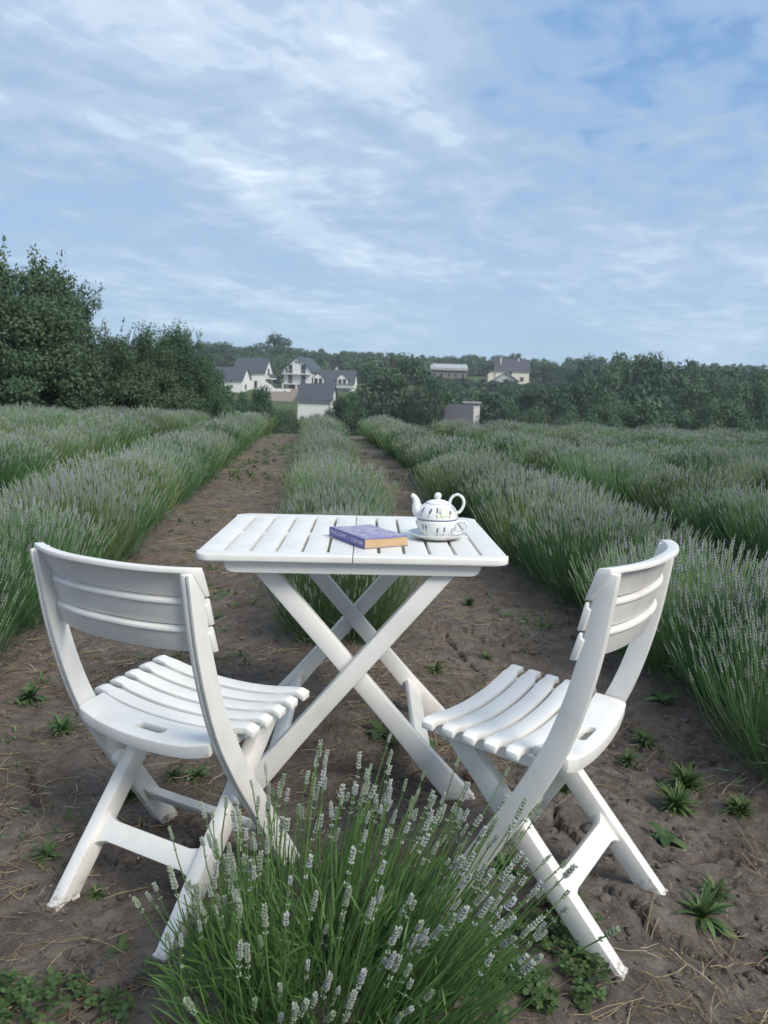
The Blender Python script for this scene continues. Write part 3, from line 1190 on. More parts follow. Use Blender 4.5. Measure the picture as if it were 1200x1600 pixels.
pot = empty('teapot', on_table(*TEA, .0048), TEAROT)
tag(pot, 'white ceramic teapot with lavender print, spout and round lid knob, sitting on the cup', 'teapot')
pb = link('body', lathe([tuple(p) for p in POT]).mesh('body', M['ceramic'], True), pot)
link('floral_print', floral_print(pot_r, .060, .094, 8, 15, True).mesh('floral_print', PRINT), pb)
link('glaze_band', add_ring(pot_r, .0536, .0566, .0004).mesh('glaze_band', M['purple_line'], True), pb)
LID = [(.0350, .0968), (.0352, .0982), (.030, .1020), (.022, .1055), (.013, .1078), (.0075, .1088), (.0062, .1100), (.0060, .1112)]
lid = link('lid', lathe(LID, 48).mesh('lid', M['ceramic'], True), pot)
link('glaze_band', add_ring(lambda z: .0349, .0966, .0979, .0005, 48).mesh('glaze_band', M['purple_line'], True), lid)
KN = [(.0, .1085)] + [(.0106 * math.sin(a), .1182 - .0100 * math.cos(a)) for a in np.linspace(.35, math.pi - .02, 12)] + [(.0, .1282)]
link('knob', lathe(KN, 24).mesh('knob', M['ceramic'], True), lid)
sp = smooth_path([(-.040, .066), (-.052, .0735), (-.0585, .086), (-.0605, .100), (-.0655, .1115), (-.0745, .1195)], 20)
srad = np.interp(np.linspace(0, 1, 20), [0, .25, .5, .75, 1], [.0215, .0185, .0130, .0088, .0056])
sg = sweep([(x, 0, z) for x, z in sp], srad, 18)
spout = link('spout', sg.mesh('spout', M['ceramic'], True), pot)
pr_ = Geo()
for (k, thf, ln) in ((6, -1.35, .0050), (8, -1.7, .0046), (11, -1.4, .0040), (5, -1.75, .004), (13, -1.6, .003)):
    c = np.array([sp[k][0], 0, sp[k][1]])
    Tn = np.array([sp[k + 1][0] - sp[k - 1][0], 0, sp[k + 1][1] - sp[k - 1][1]])
    Tn /= np.linalg.norm(Tn)
    Nn = np.array([Tn[2], 0, -Tn[0]])
    a0 = thf
    out = np.cos(a0 + math.pi / 2) * Nn * 1 + np.sin(a0) * np.array([0, 1., 0])
    out /= np.linalg.norm(out)
    side = np.cross(out, Tn)
    cc = c + out * (srad[k] + .0006)
    for q in range(3):
        c2 = cc + Tn * (q - 1) * .0026
        pr_.add([c2 + Tn * ln * .35 * math.cos(t) + side * .0011 * math.sin(t) for t in np.arange(6) * math.pi / 3], [list(range(6))], 0 if q else 1)
link('floral_print', pr_.mesh('floral_print', PRINT), spout)
hp = smooth_path([(.033, .0950), (.0355, .1085), (.0440, .1195), (.0560, .1235), (.0680, .1165), (.0735, .1025), (.0700, .0865), (.0605, .0735), (.0545, .0705)], 26)
hg = sweep([(x, 0, z) for x, z in hp], np.interp(np.linspace(0, 1, 26), [0, .5, 1], [.0046, .0040, .0048]), 12, 1.35)
link('handle', hg.mesh('handle', M['ceramic'], True), pot)

# ------------------------------------------------------------------ paperback book


def mat_cover():
    m, g, out = mat_new('purple_cover')
    b = g.n('ShaderNodeBsdfPrincipled')
    tc = g.n('ShaderNodeTexCoord')
    mp = g.n('ShaderNodeMapping')
    mp.inputs['Scale'].default_value = (26, 46, 10)
    mp.inputs['Rotation'].default_value = (0, 0, .5)
    g.l(tc.outputs['Object'], mp.inputs[0])
    n1 = g.noise(mp.outputs[0], 1.0, 5, .6, .6)
    n2 = g.noise(mp.outputs[0], 2.6, 4, .6, .3)
    c = g.ramp(n1, [(.36, (.13, .115, .25)), (.45, (.22, .18, .42)), (.51, (.33, .31, .40)), (.57, (.24, .24, .25)), (.66, (.42, .38, .58))])
    c = g.mix(g.ramp(n2, [(.57, (0,) * 3), (.63, (.8,) * 3)]), c, (.62, .58, .68))
    sx = g.n('ShaderNodeSeparateXYZ')
    g.l(tc.outputs['Object'], sx.inputs[0])
    # plain violet margins at the spine and along the lower edge
    mar = g.math('MAXIMUM', g.ramp(g.math('DIVIDE', sx.outputs[1], .215), [(.06, (1,) * 3), (.12, (0,) * 3)]),
                 g.ramp(g.math('DIVIDE', sx.outputs[0], .135), [(.04, (1,) * 3), (.10, (0,) * 3)]))
    c = g.mix(g.math('MULTIPLY', mar, .6), c, (.125, .105, .33))
    g.l(c, b.inputs['Base Color'])
    b.inputs['Roughness'].default_value = .32
    g.l(b.outputs[0], out.inputs[0])
    return m


def mat_pages():
    m, g, out = mat_new('tan_pages')
    b = g.n('ShaderNodeBsdfPrincipled')
    tc = g.n('ShaderNodeTexCoord')
    mp = g.n('ShaderNodeMapping')
    mp.inputs['Scale'].default_value = (3, 3, 1400)
    g.l(tc.outputs['Object'], mp.inputs[0])
    n1 = g.noise(mp.outputs[0], 1.0, 3, .6, 0)
    c = g.ramp(n1, [(.3, (.42, .265, .14)), (.55, (.56, .38, .215)), (.8, (.64, .46, .28))])
    g.l(c, b.inputs['Base Color'])
    b.inputs['Roughness'].default_value = .9
    bp = g.n('ShaderNodeBump', i_Strength=.4, i_Distance=.0006)
    g.l(n1, bp.inputs['Height'])
    g.l(bp.outputs[0], b.inputs['Normal'])
    g.l(b.outputs[0], out.inputs[0])
    return m


M['cover'] = mat_cover()
M['pages'] = mat_pages()
M['spine'] = mat_plain('violet_spine', (.105, .090, .285), .35, .12, 60)
M['lettering'] = mat_plain('white_print', (.66, .64, .74), .4, .05, 50)
BW, BL, BT = .133, .212, .0265
bp_ = on_table(-.047, 2.018, .0008)
book = empty('book', bp_, (0, TABLE['tilt'], math.radians(29.5)))
tag(book, 'thick purple paperback book with tan page edges lying on the table', 'book')


def sheet(fn, nx, ny, th, name, mat, parent):
    bm = bmesh.new()
    gT = [[bm.verts.new(fn(i / nx, j / ny, th)) for j in range(ny + 1)] for i in range(nx + 1)]
    gB = [[bm.verts.new(fn(i / nx, j / ny, 0)) for j in range(ny + 1)] for i in range(nx + 1)]
    for i in range(nx):
        for j in range(ny):
            bm.faces.new([gT[i][j], gT[i + 1][j], gT[i + 1][j + 1], gT[i][j + 1]])
            bm.faces.new([gB[i][j], gB[i][j + 1], gB[i + 1][j + 1], gB[i + 1][j]])
    for i in range(nx):
        for j in (0, ny):
            bm.faces.new([gT[i][j], gB[i][j], gB[i + 1][j], gT[i + 1][j]])
    for j in range(ny):
        for i in (0, nx):
            bm.faces.new([gT[i][j], gT[i][j + 1], gB[i][j + 1], gB[i][j]])
    return link(name, bm_mesh(bm, name, mat, 0, angle=35), parent)


def topz(u, v):
    return BT - .0022 * u * v + .0035 * max(0, v - .6) * u - .0018 * math.sin(u * 3.1)


def block_fn(u, v, t):
    # pages fan slightly: the far edge leans
    return (.0014 + u * (BW - .002) - .004 * t * u, .0012 + v * (BL - .0024), .0010 + t * (topz(u, v) - .0022))


sheet(lambda u, v, t: block_fn(u, v, t), 8, 8, 1.0, 'page_block', M['pages'], book)
sheet(lambda u, v, t: (u * BW, v * BL, t), 8, 8, .0009, 'back_cover', M['cover'], book)
fc = sheet(lambda u, v, t: (u * (BW - .0035), v * BL, topz(u, v) - .0010 + t), 10, 10, .0011, 'front_cover', M['cover'], book)
bm = bmesh.new()
P = [(-.0012 - .0008 * math.sin(math.pi * k / 6), BT * k / 6) for k in range(7)]
A = [bm.verts.new((x, 0, z)) for x, z in P]
B = [bm.verts.new((x, BL, z)) for x, z in P]
C = [bm.verts.new((x + .0012, 0, z)) for x, z in P]
D = [bm.verts.new((x + .0012, BL, z)) for x, z in P]
for k in range(6):
    bm.faces.new([A[k], A[k + 1], B[k + 1], B[k]])
    bm.faces.new([C[k], D[k], D[k + 1], C[k + 1]])
    bm.faces.new([A[k], C[k], C[k + 1], A[k + 1]])
    bm.faces.new([B[k], B[k + 1], D[k + 1], D[k]])
bm.faces.new([A[0], B[0], D[0], C[0]])
bm.faces.new([A[-1], C[-1], D[-1], B[-1]])
spine = link('spine', bm_mesh(bm, 'spine', M['spine']), book)


def spine_text(body, size, ypos, zpos):
    cu = bpy.data.curves.new('lettering', 'FONT')
    cu.body = body
    cu.size = size
    cu.align_x = 'LEFT'
    cu.extrude = .0
    ob = bpy.data.objects.new('tmp', cu)
    COL.objects.link(ob)
    bpy.context.view_layer.update()
    me = bpy.data.meshes.new_from_object(ob.evaluated_get(bpy.context.evaluated_depsgraph_get()))
    bpy.data.objects.remove(ob)
    me.materials.clear()
    me.materials.append(M['lettering'])
    # text x runs from the far end of the spine towards its near end, text y up
    for v in me.vertices:
        x, y = v.co.x, v.co.y * 1.25
        zz = zpos + y
        v.co = (-.0016 - .0008 * math.sin(math.pi * zz / BT), ypos - x, zz)
    return link('lettering', me, spine)


spine_text('MANIC & CANNY', .0125, BL - .010, .0105)
spine_text('V', .012, BL - .118, .0095)
spine_text('ZTESIH NIN', .0125, BL - .136, .0085)
g_ = Geo()
g_.add([(-.0026, .0135, .012), (-.0026, .0065, .012), (-.0026, .0125, .019)], [[0, 1, 2]])
link('lettering', g_.mesh('lettering', M['lettering']), spine)

# ------------------------------------------------------------------ lavender


def bez(P0, P1, P2, k):
    t = np.linspace(0, 1, k)[None, :, None]
    return (1 - t) ** 2 * P0[:, None] + 2 * t * (1 - t) * P1[:, None] + t ** 2 * P2[:, None]


def lavender_stems(r_, n, H, th_max, base_r, spread=1.0):
    c = 1 - r_.random(n) * (1 - math.cos(th_max))
    th = np.arccos(c)
    ph = r_.random(n) * 2 * np.pi
    L = H * (1.0 - .16 * (th / th_max) ** 2) * r_.uniform(.78, 1.06, n)
    out = np.stack([np.cos(ph), np.sin(ph), np.zeros(n)], 1)
    br = base_r * np.sqrt(r_.random(n))
    bp = br * .6 + base_r * .7 * np.sin(th)
    P0 = out * bp[:, None] + np.stack([r_.normal(0, .02, n), r_.normal(0, .02, n), np.zeros(n)], 1)
    up = np.array([0, 0, 1.])

    def d(a):
        return out * np.sin(a)[:, None] + up * np.cos(a)[:, None]
    P1 = P0 + d(th * 1.12) * (L * .5)[:, None]
    P2 = P0 + d(th * .86 * spread) * L[:, None] + r_.normal(0, .012, (n, 3))
    P1 = P1 + r_.normal(0, .008, (n, 3))
    return P0, P1, P2


def hedge_stems(r_, n, H, th_max, base_r):
    """stems of a row plant: nearly upright from a broad clump, the outer ones leaning out and curving up"""
    q = np.sqrt(r_.random(n))
    ph = r_.random(n) * 2 * np.pi
    out = np.stack([np.cos(ph), np.sin(ph), np.zeros(n)], 1)
    P0 = out * (q * base_r)[:, None] + r_.normal(0, .015, (n, 3)) * np.array([1, 1, 0])
    th = np.abs(th_max * q ** 1.25 * r_.uniform(.55, 1.25, n) + r_.normal(0, .07, n))
    L = H * (1 - .20 * q ** 2.2) * r_.uniform(.80, 1.05, n)
    short = r_.random(n) < .22
    L = np.where(short, L * r_.uniform(.55, .85, n), L)
    ph2 = ph + r_.normal(0, .25, n)
    out2 = np.stack([np.cos(ph2), np.sin(ph2), np.zeros(n)], 1)
    up = np.array([0, 0, 1.])

    def d(a):
        return out2 * np.sin(a)[:, None] + up * np.cos(a)[:, None]
    P1 = P0 + d(th * 1.25) * (L * .5)[:, None] + r_.normal(0, .008, (n, 3))
    P2 = P0 + d(th * .85) * L[:, None] + r_.normal(0, .010, (n, 3))
    return P0, P1, P2


def lavender_plant(seed, n, k, sides, rings, hs, nleaf, H=.535, rs=.0015, rh=.0055, hl=.055, th_max=.62, lw=.0045, clump=.235):
    r_ = np.random.default_rng(seed)
    g = Geo()
    P0, P1, P2 = hedge_stems(r_, n, H, th_max, clump)
    C = bez(P0, P1, P2, k)
    rad = np.linspace(1.25, .75, k)[None] * rs * np.ones((n, 1))
    rv = np.clip(r_.normal(.5, .22, n), 0, 1)
    f = tube_faces(n, k, sides)
    g.add(tube_verts(C, rad, sides), f, 0, np.repeat(rv, (k - 1) * sides))
    # flower spikes
    dirs = C[:, -1] - C[:, -2]
    dirs /= np.linalg.norm(dirs, axis=1, keepdims=True)
    ln = hl * r_.uniform(.55, 1.2, n)
    t = np.linspace(-.15, 1, rings)
    HP = C[:, -1][:, None] + dirs[:, None] * (ln[:, None] * t[None])[..., None]
    prof = np.where(np.arange(rings) % 2 == 1, 1.0, .45) * np.interp(np.linspace(0, 1, rings), [0, .15, .7, 1], [.75, 1, .9, .25])
    side = np.clip(np.hypot(C[:, -1, 0], C[:, -1, 1]) / .46, 0, 1)        # 0 on top of the plant, 1 at its flanks
    hr = (rh * r_.uniform(.7, 1.15, n) * (1.08 - .38 * side ** 2))[:, None] * prof[None]
    tw = (np.arange(rings) * .6)[None] + r_.random((n, 1)) * 6
    hv = np.clip(r_.normal(.66, .24, n) - .34 * side ** 2, 0, 1)
    g.add(tube_verts(HP, hr, hs, tw), tube_faces(n, rings, hs), 1, np.repeat(hv, (rings - 1) * hs))
    # grey-green leaves round the base
    if nleaf:
        ph = r_.random(nleaf) * 2 * np.pi
        rr = clump * 1.45 * np.sqrt(r_.random(nleaf))
        B = np.stack([rr * np.cos(ph), rr * np.sin(ph), r_.uniform(.01, .26, nleaf) * (1 - .55 * (rr / (clump * 1.45)) ** 2)], 1)
        D = np.stack([np.cos(ph) * .5, np.sin(ph) * .5, np.full(nleaf, .7)], 1) + r_.normal(0, .35, (nleaf, 3))
        D /= np.linalg.norm(D, axis=1, keepdims=True)
        S = np.cross(D, r_.normal(0, 1, (nleaf, 3)))
        S /= np.linalg.norm(S, axis=1, keepdims=True)
        l = r_.uniform(.04, .085, nleaf)[:, None]
        V = np.stack([B, B + D * l * .5 + S * lw / 2, B + D * l, B + D * l * .5 - S * lw / 2], 1)
        F = np.arange(nleaf * 4).reshape(-1, 4)
        g.add(V, F, 2, np.clip(r_.normal(.5, .25, nleaf), 0, 1))
    return g


LM = [M['stem'], M['head'], M['lleaf']]
LOD = [[lavender_plant(100 + i, 900, 4, 3, 9, 5, 1500, rs=.00135, rh=.0040, hl=.046).mesh('lavender_plant', LM) for i in range(4)],
       [lavender_plant(200 + i, 560, 3, 3, 5, 4, 700, rs=.0021, rh=.0047, hl=.048, lw=.007).mesh('lavender_plant', LM) for i in range(3)],
       [lavender_plant(300 + i, 380, 3, 3, 4, 3, 420, rs=.0030, rh=.0064, hl=.054, lw=.011).mesh('lavender_plant', LM) for i in range(3)]]
ROW_LABEL = {
    0: 'lavender row directly behind the table, running toward the white dark-roofed shed',
    -1: 'lavender row behind the left chair, first one left of the row behind the table',
    -2: 'lavender row next to the outer one, second left of the row behind the table',
    1: 'lavender row passing behind the backrest of the right chair and the teapot',
    2: 'lavender row second to the right of the row behind the table'}
ORD = {3: 'third', 4: 'fourth', 5: 'fifth', 6: 'sixth', 7: 'seventh', 8: 'eighth'}
rr_ = random.Random(11)
n_plants = 0
for k in range(-6, 8):
    x0 = .17 + 1.63 * k - (.17 if k > 0 else 0)
    y_end = 20.2 + rr_.uniform(-.3, .3)
    spots = []
    y = {0: 3.42, 1: 2.25, -1: 2.2}.get(k, 2.4) + rr_.uniform(0, .1)
    while y < y_end:
        x = x0 - .094 * y + rr_.gauss(0, .045)
        if abs(x) < .50 * y + .95:
            spots.append((x, y))
        y += rr_.uniform(.43, .56) * (1.12 if y > 10 else 1.0)
    if not spots:
        continue
    lab = ROW_LABEL.get(k) or ('lavender row %s to the %s of the row behind the table' % (ORD[abs(k)], 'right' if k > 0 else 'left'))
    row = empty('lavender_row', (spots[0][0], spots[0][1], T(*spots[0])))
    tag(row, lab, 'lavender row', 'lavender rows across the field')
    big = rr_.uniform(.96, 1.05)
    slim = 1.0 if k == 0 else 1.10
    for (x, y) in spots:
        lod = LOD[0] if y < 5.6 else LOD[1] if y < 10.5 else LOD[2]
        o = link('lavender_plant', rr_.choice(lod), row)
        o.location = Vector((x, y, T(x, y) - .01)) - row.location
        s = big * rr_.uniform(.80, 1.08)
        o.scale = (s * slim * rr_.uniform(.97, 1.1), s * slim * rr_.uniform(.97, 1.1), s * rr_.uniform(.94, 1.04))
        o.rotation_euler = (rr_.gauss(0, .035), rr_.gauss(0, .035), rr_.uniform(0, 6.28))
        n_plants += 1
print('lavender plants', n_plants)


def hero_bush():
    r_ = np.random.default_rng(5)
    cx, cy = -.060, 1.205
    root = empty('lavender_bush', (cx, cy, T(cx, cy)))
    tag(root, 'lavender bush with pale bud spikes in front of the table, between the two chairs', 'lavender bush')
    n = 560
    heads = 285                                         # stems that carry a spike; the rest are bare green shoots
    P0, P1, P2 = lavender_stems(r_, heads - 55, .352, .74, .14)
    Q = lavender_stems(r_, 55, .415, 1.12, .10)
    S_ = lavender_stems(r_, n - heads, .265, .92, .15)
    P0, P1, P2 = (np.r_[a, b, c] for a, b, c in zip((P0, P1, P2), Q, S_))
    lean = np.array([.040, .0, .0])                   # the whole plant leans a little towards the right chair
    P2 = P2 + lean
    # the outermost stems on the side of the right chair sag
    k = 9
    C = bez(P0, P1, P2, k)
    C += np.cumsum(r_.normal(0, .0019, C.shape), axis=1)
    g = Geo()
    rad = np.linspace(1.15, .72, k)[None] * .00145 * r_.uniform(.85, 1.2, (n, 1))
    g.add(tube_verts(C, rad, 5), tube_faces(n, k, 5), 0, np.repeat(np.clip(r_.normal(.55, .22, n), 0, 1), (k - 1) * 5))
    link('stems', g.mesh('stems', [M['stem_hero']], True), root)
    # narrow leaves: upright shoots at the base and pairs along the lower stems
    g = Geo()
    m = 2600
    ph = r_.random(m) * 2 * np.pi
    rr = .27 * np.sqrt(r_.random(m))
    B = np.stack([rr * np.cos(ph), rr * np.sin(ph), r_.uniform(.0, .20, m) * (1 - .45 * (rr / .27) ** 2)], 1)
    D = np.stack([np.cos(ph) * .55, np.sin(ph) * .55, np.full(m, .85)], 1) + r_.normal(0, .28, (m, 3))
    D /= np.linalg.norm(D, axis=1, keepdims=True)
    S = np.cross(D, r_.normal(0, 1, (m, 3)))
    S /= np.linalg.norm(S, axis=1, keepdims=True)
    l = r_.uniform(.035, .075, m)[:, None]
    w = .0018
    bend = np.array([0, 0, -.25]) * l
    V = np.stack([B - S * w * .5, B + S * w * .5, B + D * l * .5 + S * w, B + D * l * .5 - S * w, B + D * l + bend * .3], 1)
    i = np.arange(m)[:, None] * 5
    lv = np.clip(r_.normal(.45, .25, m), 0, 1)
    g.add(V, i + np.array([[0, 1, 2, 3]]), 0, lv)
    g2 = Geo()
    g.L.append((i + np.array([[3, 2, 4]])).ravel())
    g.S.append(np.full(m, 3))
    g.M.append(np.zeros(m))
    g.R.append(lv)
    link('leaves', g.mesh('leaves', [M['stem_hero']]), root)
    # bud spikes: whorls of separate calyces
    dirs = C[:, -1] - C[:, -3]
    dirs /= np.linalg.norm(dirs, axis=1, keepdims=True)
    bc, bd, bl, bv = [], [], [], []
    for s in range(heads):
        T_ = dirs[s]
        A = np.cross(T_, [0, 0, 1.]) + 1e-6
        A /= np.linalg.norm(A)
        Bn = np.cross(T_, A)
        size = r_.uniform(.50, 1.0)
        nw = int(r_.integers(4, 8))
        col = np.clip(r_.normal(.45, .26), 0, 1)
        tip = C[s, -1]
        pos = list(np.arange(nw) * .0062 * size)
        if r_.random() < .8:
            pos = [-.0135 * r_.uniform(.8, 1.5)] + pos
        if r_.random() < .25:
            pos = [pos[0] - .02] + pos
        for wi, q in enumerate(pos):
            fr = np.clip(q / (nw * .0062 * size), 0, 1)
            nb = 7 if q >= 0 else 4
            if fr > .8:
                nb = 4
            a0 = r_.random() * 6.28
            tilt = np.interp(fr, [0, .8, 1], [.66, .50, .22])
            for b in range(nb):
                a = a0 + b * 2 * np.pi / nb + r_.normal(0, .18)
                o_ = A * np.cos(a) + Bn * np.sin(a)
                d_ = T_ * np.cos(tilt) + o_ * np.sin(tilt)
                bc.append(tip + T_ * (q + r_.normal(0, .0006)) + o_ * .0012)
                bd.append(d_)
                bl.append(.0066 * size * np.interp(fr, [0, .7, 1], [1, 1, .75]) * r_.uniform(.82, 1.15) * (.85 if q < 0 else 1))
                bv.append(np.clip(col + r_.normal(0, .14), 0, 1))
    bc, bd, bl, bv = map(np.array, (bc, bd, bl, bv))
    nb = len(bc)
    t = np.array([0, .32, .72, 1.0])
    BP = bc[:, None] + bd[:, None] * (bl[:, None] * t[None])[..., None]
    br = bl[:, None] * np.array([.12, .29, .25, .06])[None]
    g = Geo()
    g.add(tube_verts(BP, br, 5), tube_faces(nb, 4, 5), 0, np.repeat(bv, 15))
    link('bud_spikes', g.mesh('bud_spikes', [M['bud_hero']], True), root)
    print('hero buds', nb)


hero_bush()

# ------------------------------------------------------------------ weeds, ground cover, straw, clods


def weed_mesh(seed, n, ln, wd, broad=False):
    r_ = random.Random(seed)
    g = Geo()
    for i in range(n):
        a = 2.4 * i + r_.uniform(-.3, .3)
        e0 = r_.uniform(.15, 1.45) if not broad else r_.uniform(.15, .7)
        L = ln * r_.uniform(.30, 1.15)
        w = wd * r_.uniform(.75, 1.2)
        pts = []
        x = z = 0.0
        e = e0
        for q in range(5):
            pts.append((x, z))
            x += L / 4 * math.cos(e)
            z += L / 4 * math.sin(e)
            e -= r_.uniform(.05, .45)
        prof = (.25, .75, 1.0, .72, .06) if not broad else (.16, .85, 1.0, .8, .1)
        V = []
        for (x, z), p in zip(pts, prof):
            for sg, lift in ((-1, .22), (0, 0), (1, .22)):
                yy = sg * w * p / 2
                V.append((x * math.cos(a) - yy * math.sin(a), x * math.sin(a) + yy * math.cos(a), max(z, -.004) + lift * w * p * .5 + .004))
        F = []
        for q in range(4):
            for s in range(2):
                b = q * 3 + s
                F.append((b, b + 1, b + 4, b + 3))
        g.add(V, F, 0, min(max(r_.gauss(.5, .22), 0), 1))
    return g.mesh('weed', [M['weed']], True)


WM = [weed_mesh(1, 46, .058, .0105), weed_mesh(2, 60, .052, .0085), weed_mesh(3, 34, .066, .0105), weed_mesh(4, 150, .062, .0062), weed_mesh(5, 14, .058, .026, True)]
WEEDS = [  # x, y, mesh, scale, label
    (-1.20, 2.60, 0, 1.15, 'small green weed at the left picture edge beside the left lavender row'),
    (-1.01, 2.40, 1, 1.30, 'green weed rosette just beyond the seat edge of the left chair, beside a soil crack'),
    (-.77, 1.73, 2, .75, 'small weed on the bare soil outside the rear foot of the left chair'),
    (-.600, 1.585, 1, .55, 'tiny weed sprouting against the rear foot of the left chair'),
    (-.49, 1.42, 4, .62, 'small broad-leaved weed in front of the left chair near the lavender bush'),
    (-.565, 2.10, 0, .80, 'weed under the left chair, outer one of the pair below its seat'),
    (-.50, 2.09, 1, .95, 'weed under the left chair, inner one of the pair below its seat'),
    (-.655, 1.99, 0, 1.0, 'weed behind the slanting rear leg of the left chair'),
    (-.80, 3.72, 4, .95, 'pale green leafy weed standing between the left chair back and the table'),
    (.23, 3.02, 2, .95, 'weed on the soil seen between the table leg and the right chair seat'),
    (.46, 3.26, 0, .75, 'weed just above the front slat of the right chair seat'),
    (.02, 2.36, 4, 1.25, 'dark leafy weed beneath the middle of the table'),
    (.14, 2.32, 4, 1.0, 'dark leafy weed beneath the table beside its front leg'),
    (.88, 2.46, 1, 1.15, 'green weed just beyond the hand slot of the right chair'),
    (.80, 2.36, 0, .85, 'smaller weed in front of the one by the hand slot of the right chair'),
    (.91, 2.17, 3, 1.35, 'large grassy weed clump between the right chair and the right lavender row'),
    (.84, 2.06, 3, 1.25, 'grassy weed clump in front of the largest clump by the right chair'),
    (1.00, 2.02, 3, 1.0, 'grassy weed clump nearest the right picture edge'),
    (.755, 1.89, 4, 1.0, 'broad-leaved plantain beside the rear leg of the right chair'),
    (.78, 1.655, 1, 1.0, 'bright green weed rosette right of the rear foot of the right chair'),
    (.715, 1.56, 0, 1.35, 'largest weed rosette near the rear foot of the right chair, with long lower leaves'),
    (.83, 1.47, 0, .45, 'tiny weed at the lower right picture edge'),
    (.63, 2.75, 2, .80, 'weed seen through the gap below the backrest of the right chair'),
    (1.06, 2.80, 4, 1.2, 'dark leafy weed at the foot of the right lavender row'),
    (.48, 4.15, 3, .9, 'weed on the path right of the table top'),
    (.30, 1.66, 1, 1.15, 'weed between the lavender bush and the front leg of the right chair'),
    (.53, 2.08, 3, .75, 'weed seen behind the crossed legs of the right chair'),
    (-1.10, 4.55, 3, 1.0, 'grassy weed on the left path beside dry straw'),
    (-1.15, 5.6, 3, 1.2, 'grassy weed farther up the left path'),
    (.70, 5.2, 3, 1.2, 'grassy weed farther up the path behind the teapot'),
    (.25, 1.37, 4, .85, 'broad-leaved weed at the lower edge of the picture among the clover by the bush')]
for (x, y, k, s, lab) in WEEDS:
    o = link('weed', WM[k])
    o.location = (x, y, T(x, y) - .003)
    o.rotation_euler = (0, 0, (x * 13 + y * 7) % 6.28)
    o.scale = (s, s, s * 1.05)
    tag(o, lab, 'weed', 'green weeds on the bare soil')


def ground_cover():
    g = Geo()
    r_ = np.random.default_rng(21)
    for cx, cy, rx, ry, n in ((-.60, 1.21, .20, .11, 560), (-.47, 1.33, .07, .05, 70), (.33, 1.36, .12, .13, 420), (.40, 1.50, .07, .07, 90), (.22, 1.27, .10, .08, 150)):
        a = r_.random(n) * 6.28
        q = np.sqrt(r_.random(n))
        x, y = cx + rx * q * np.cos(a), cy + ry * q * np.sin(a)
        keep = lattice_noise(x / .05, y / .05, 77, 2) > -.12
        x, y = x[keep], y[keep]
        m = len(x)
        c = np.stack([x, y, terr(x, y) + r_.uniform(.006, .034, m)], 1)
        nrm = np.stack([r_.normal(0, .4, m), r_.normal(0, .4, m), np.ones(m)], 1)
        nrm /= np.linalg.norm(nrm, axis=1, keepdims=True)
        u = np.cross(nrm, np.stack([np.cos(a[keep]), np.sin(a[keep]), np.zeros(m)], 1))
        u /= np.linalg.norm(u, axis=1, keepdims=True)
        w = np.cross(nrm, u)
        s = r_.uniform(.005, .0105, m)[:, None]
        for th in (0, 2.1, 4.2):                        # three round leaflets
            d = u * math.cos(th) + w * math.sin(th)
            e = np.cross(nrm, d)
            V = np.stack([c, c + d * s * .6 + e * s * .62, c + d * s * 1.35 + e * s * .35, c + d * s * 1.35 - e * s * .35, c + d * s * .6 - e * s * .62], 1)
            g.add(V, np.arange(m * 5).reshape(-1, 5), 0, np.clip(r_.normal(.35, .2, m), 0, 1))
    o = link('ground_cover', g.mesh('ground_cover', [M['weed']]))
    tag(o, 'low dark green clover mats on the soil at the lower picture edge', 'ground cover', kind='stuff')


ground_cover()


def path_weeds():
    g = Geo()
    r_ = np.random.default_rng(61)
    n = 6400
    y = 1.3 + 19 * r_.random(n) ** .9
    x = r_.uniform(-1, 1, n) * (.50 * y + .4)
    o_ = off_row(x, y)
    den = lattice_noise(x / .9, y / .9, 63, 3) + .012 * (y - 6)
    keep = ((o_ > .42) | (y < 3.2)) & (den > r_.uniform(-.05, .45, n))
    x, y = x[keep], y[keep]
    n = len(x)
    z = terr(x, y)
    m = 9
    a = r_.random((n, m)) * 6.28
    e = r_.uniform(.3, 1.3, (n, m))
    L = r_.uniform(.03, .085, (n, m)) * np.clip(.35 + y * .07, .45, 1.0)[:, None]
    B = np.stack([x[:, None] + r_.normal(0, .02, (n, m)), y[:, None] + r_.normal(0, .02, (n, m)), z[:, None] * np.ones((1, m))], -1)
    D = np.stack([np.cos(a) * np.cos(e), np.sin(a) * np.cos(e), np.sin(e)], -1)
    S = np.stack([-np.sin(a), np.cos(a), np.zeros_like(a)], -1) * (L * .13)[..., None]
    Lz = L[..., None]
    V = np.stack([B, B + D * Lz * .5 + S, B + D * Lz - np.array([0, 0, .01]), B + D * Lz * .5 - S], 2).reshape(-1, 3)
    g.add(V, np.arange(n * m * 4).reshape(-1, 4), 0, np.repeat(np.clip(r_.normal(.4, .2, n), 0, 1), m))
    o = link('path_weeds', g.mesh('path_weeds', [M['weed']]))
    tag(o, 'low green weeds growing along the bare paths between the lavender rows', 'weeds', kind='stuff')


def off_row(x, y):
    rx = (x + .094 * y - .17) / 1.63
    return np.abs(rx - np.round(rx)) * 1.63


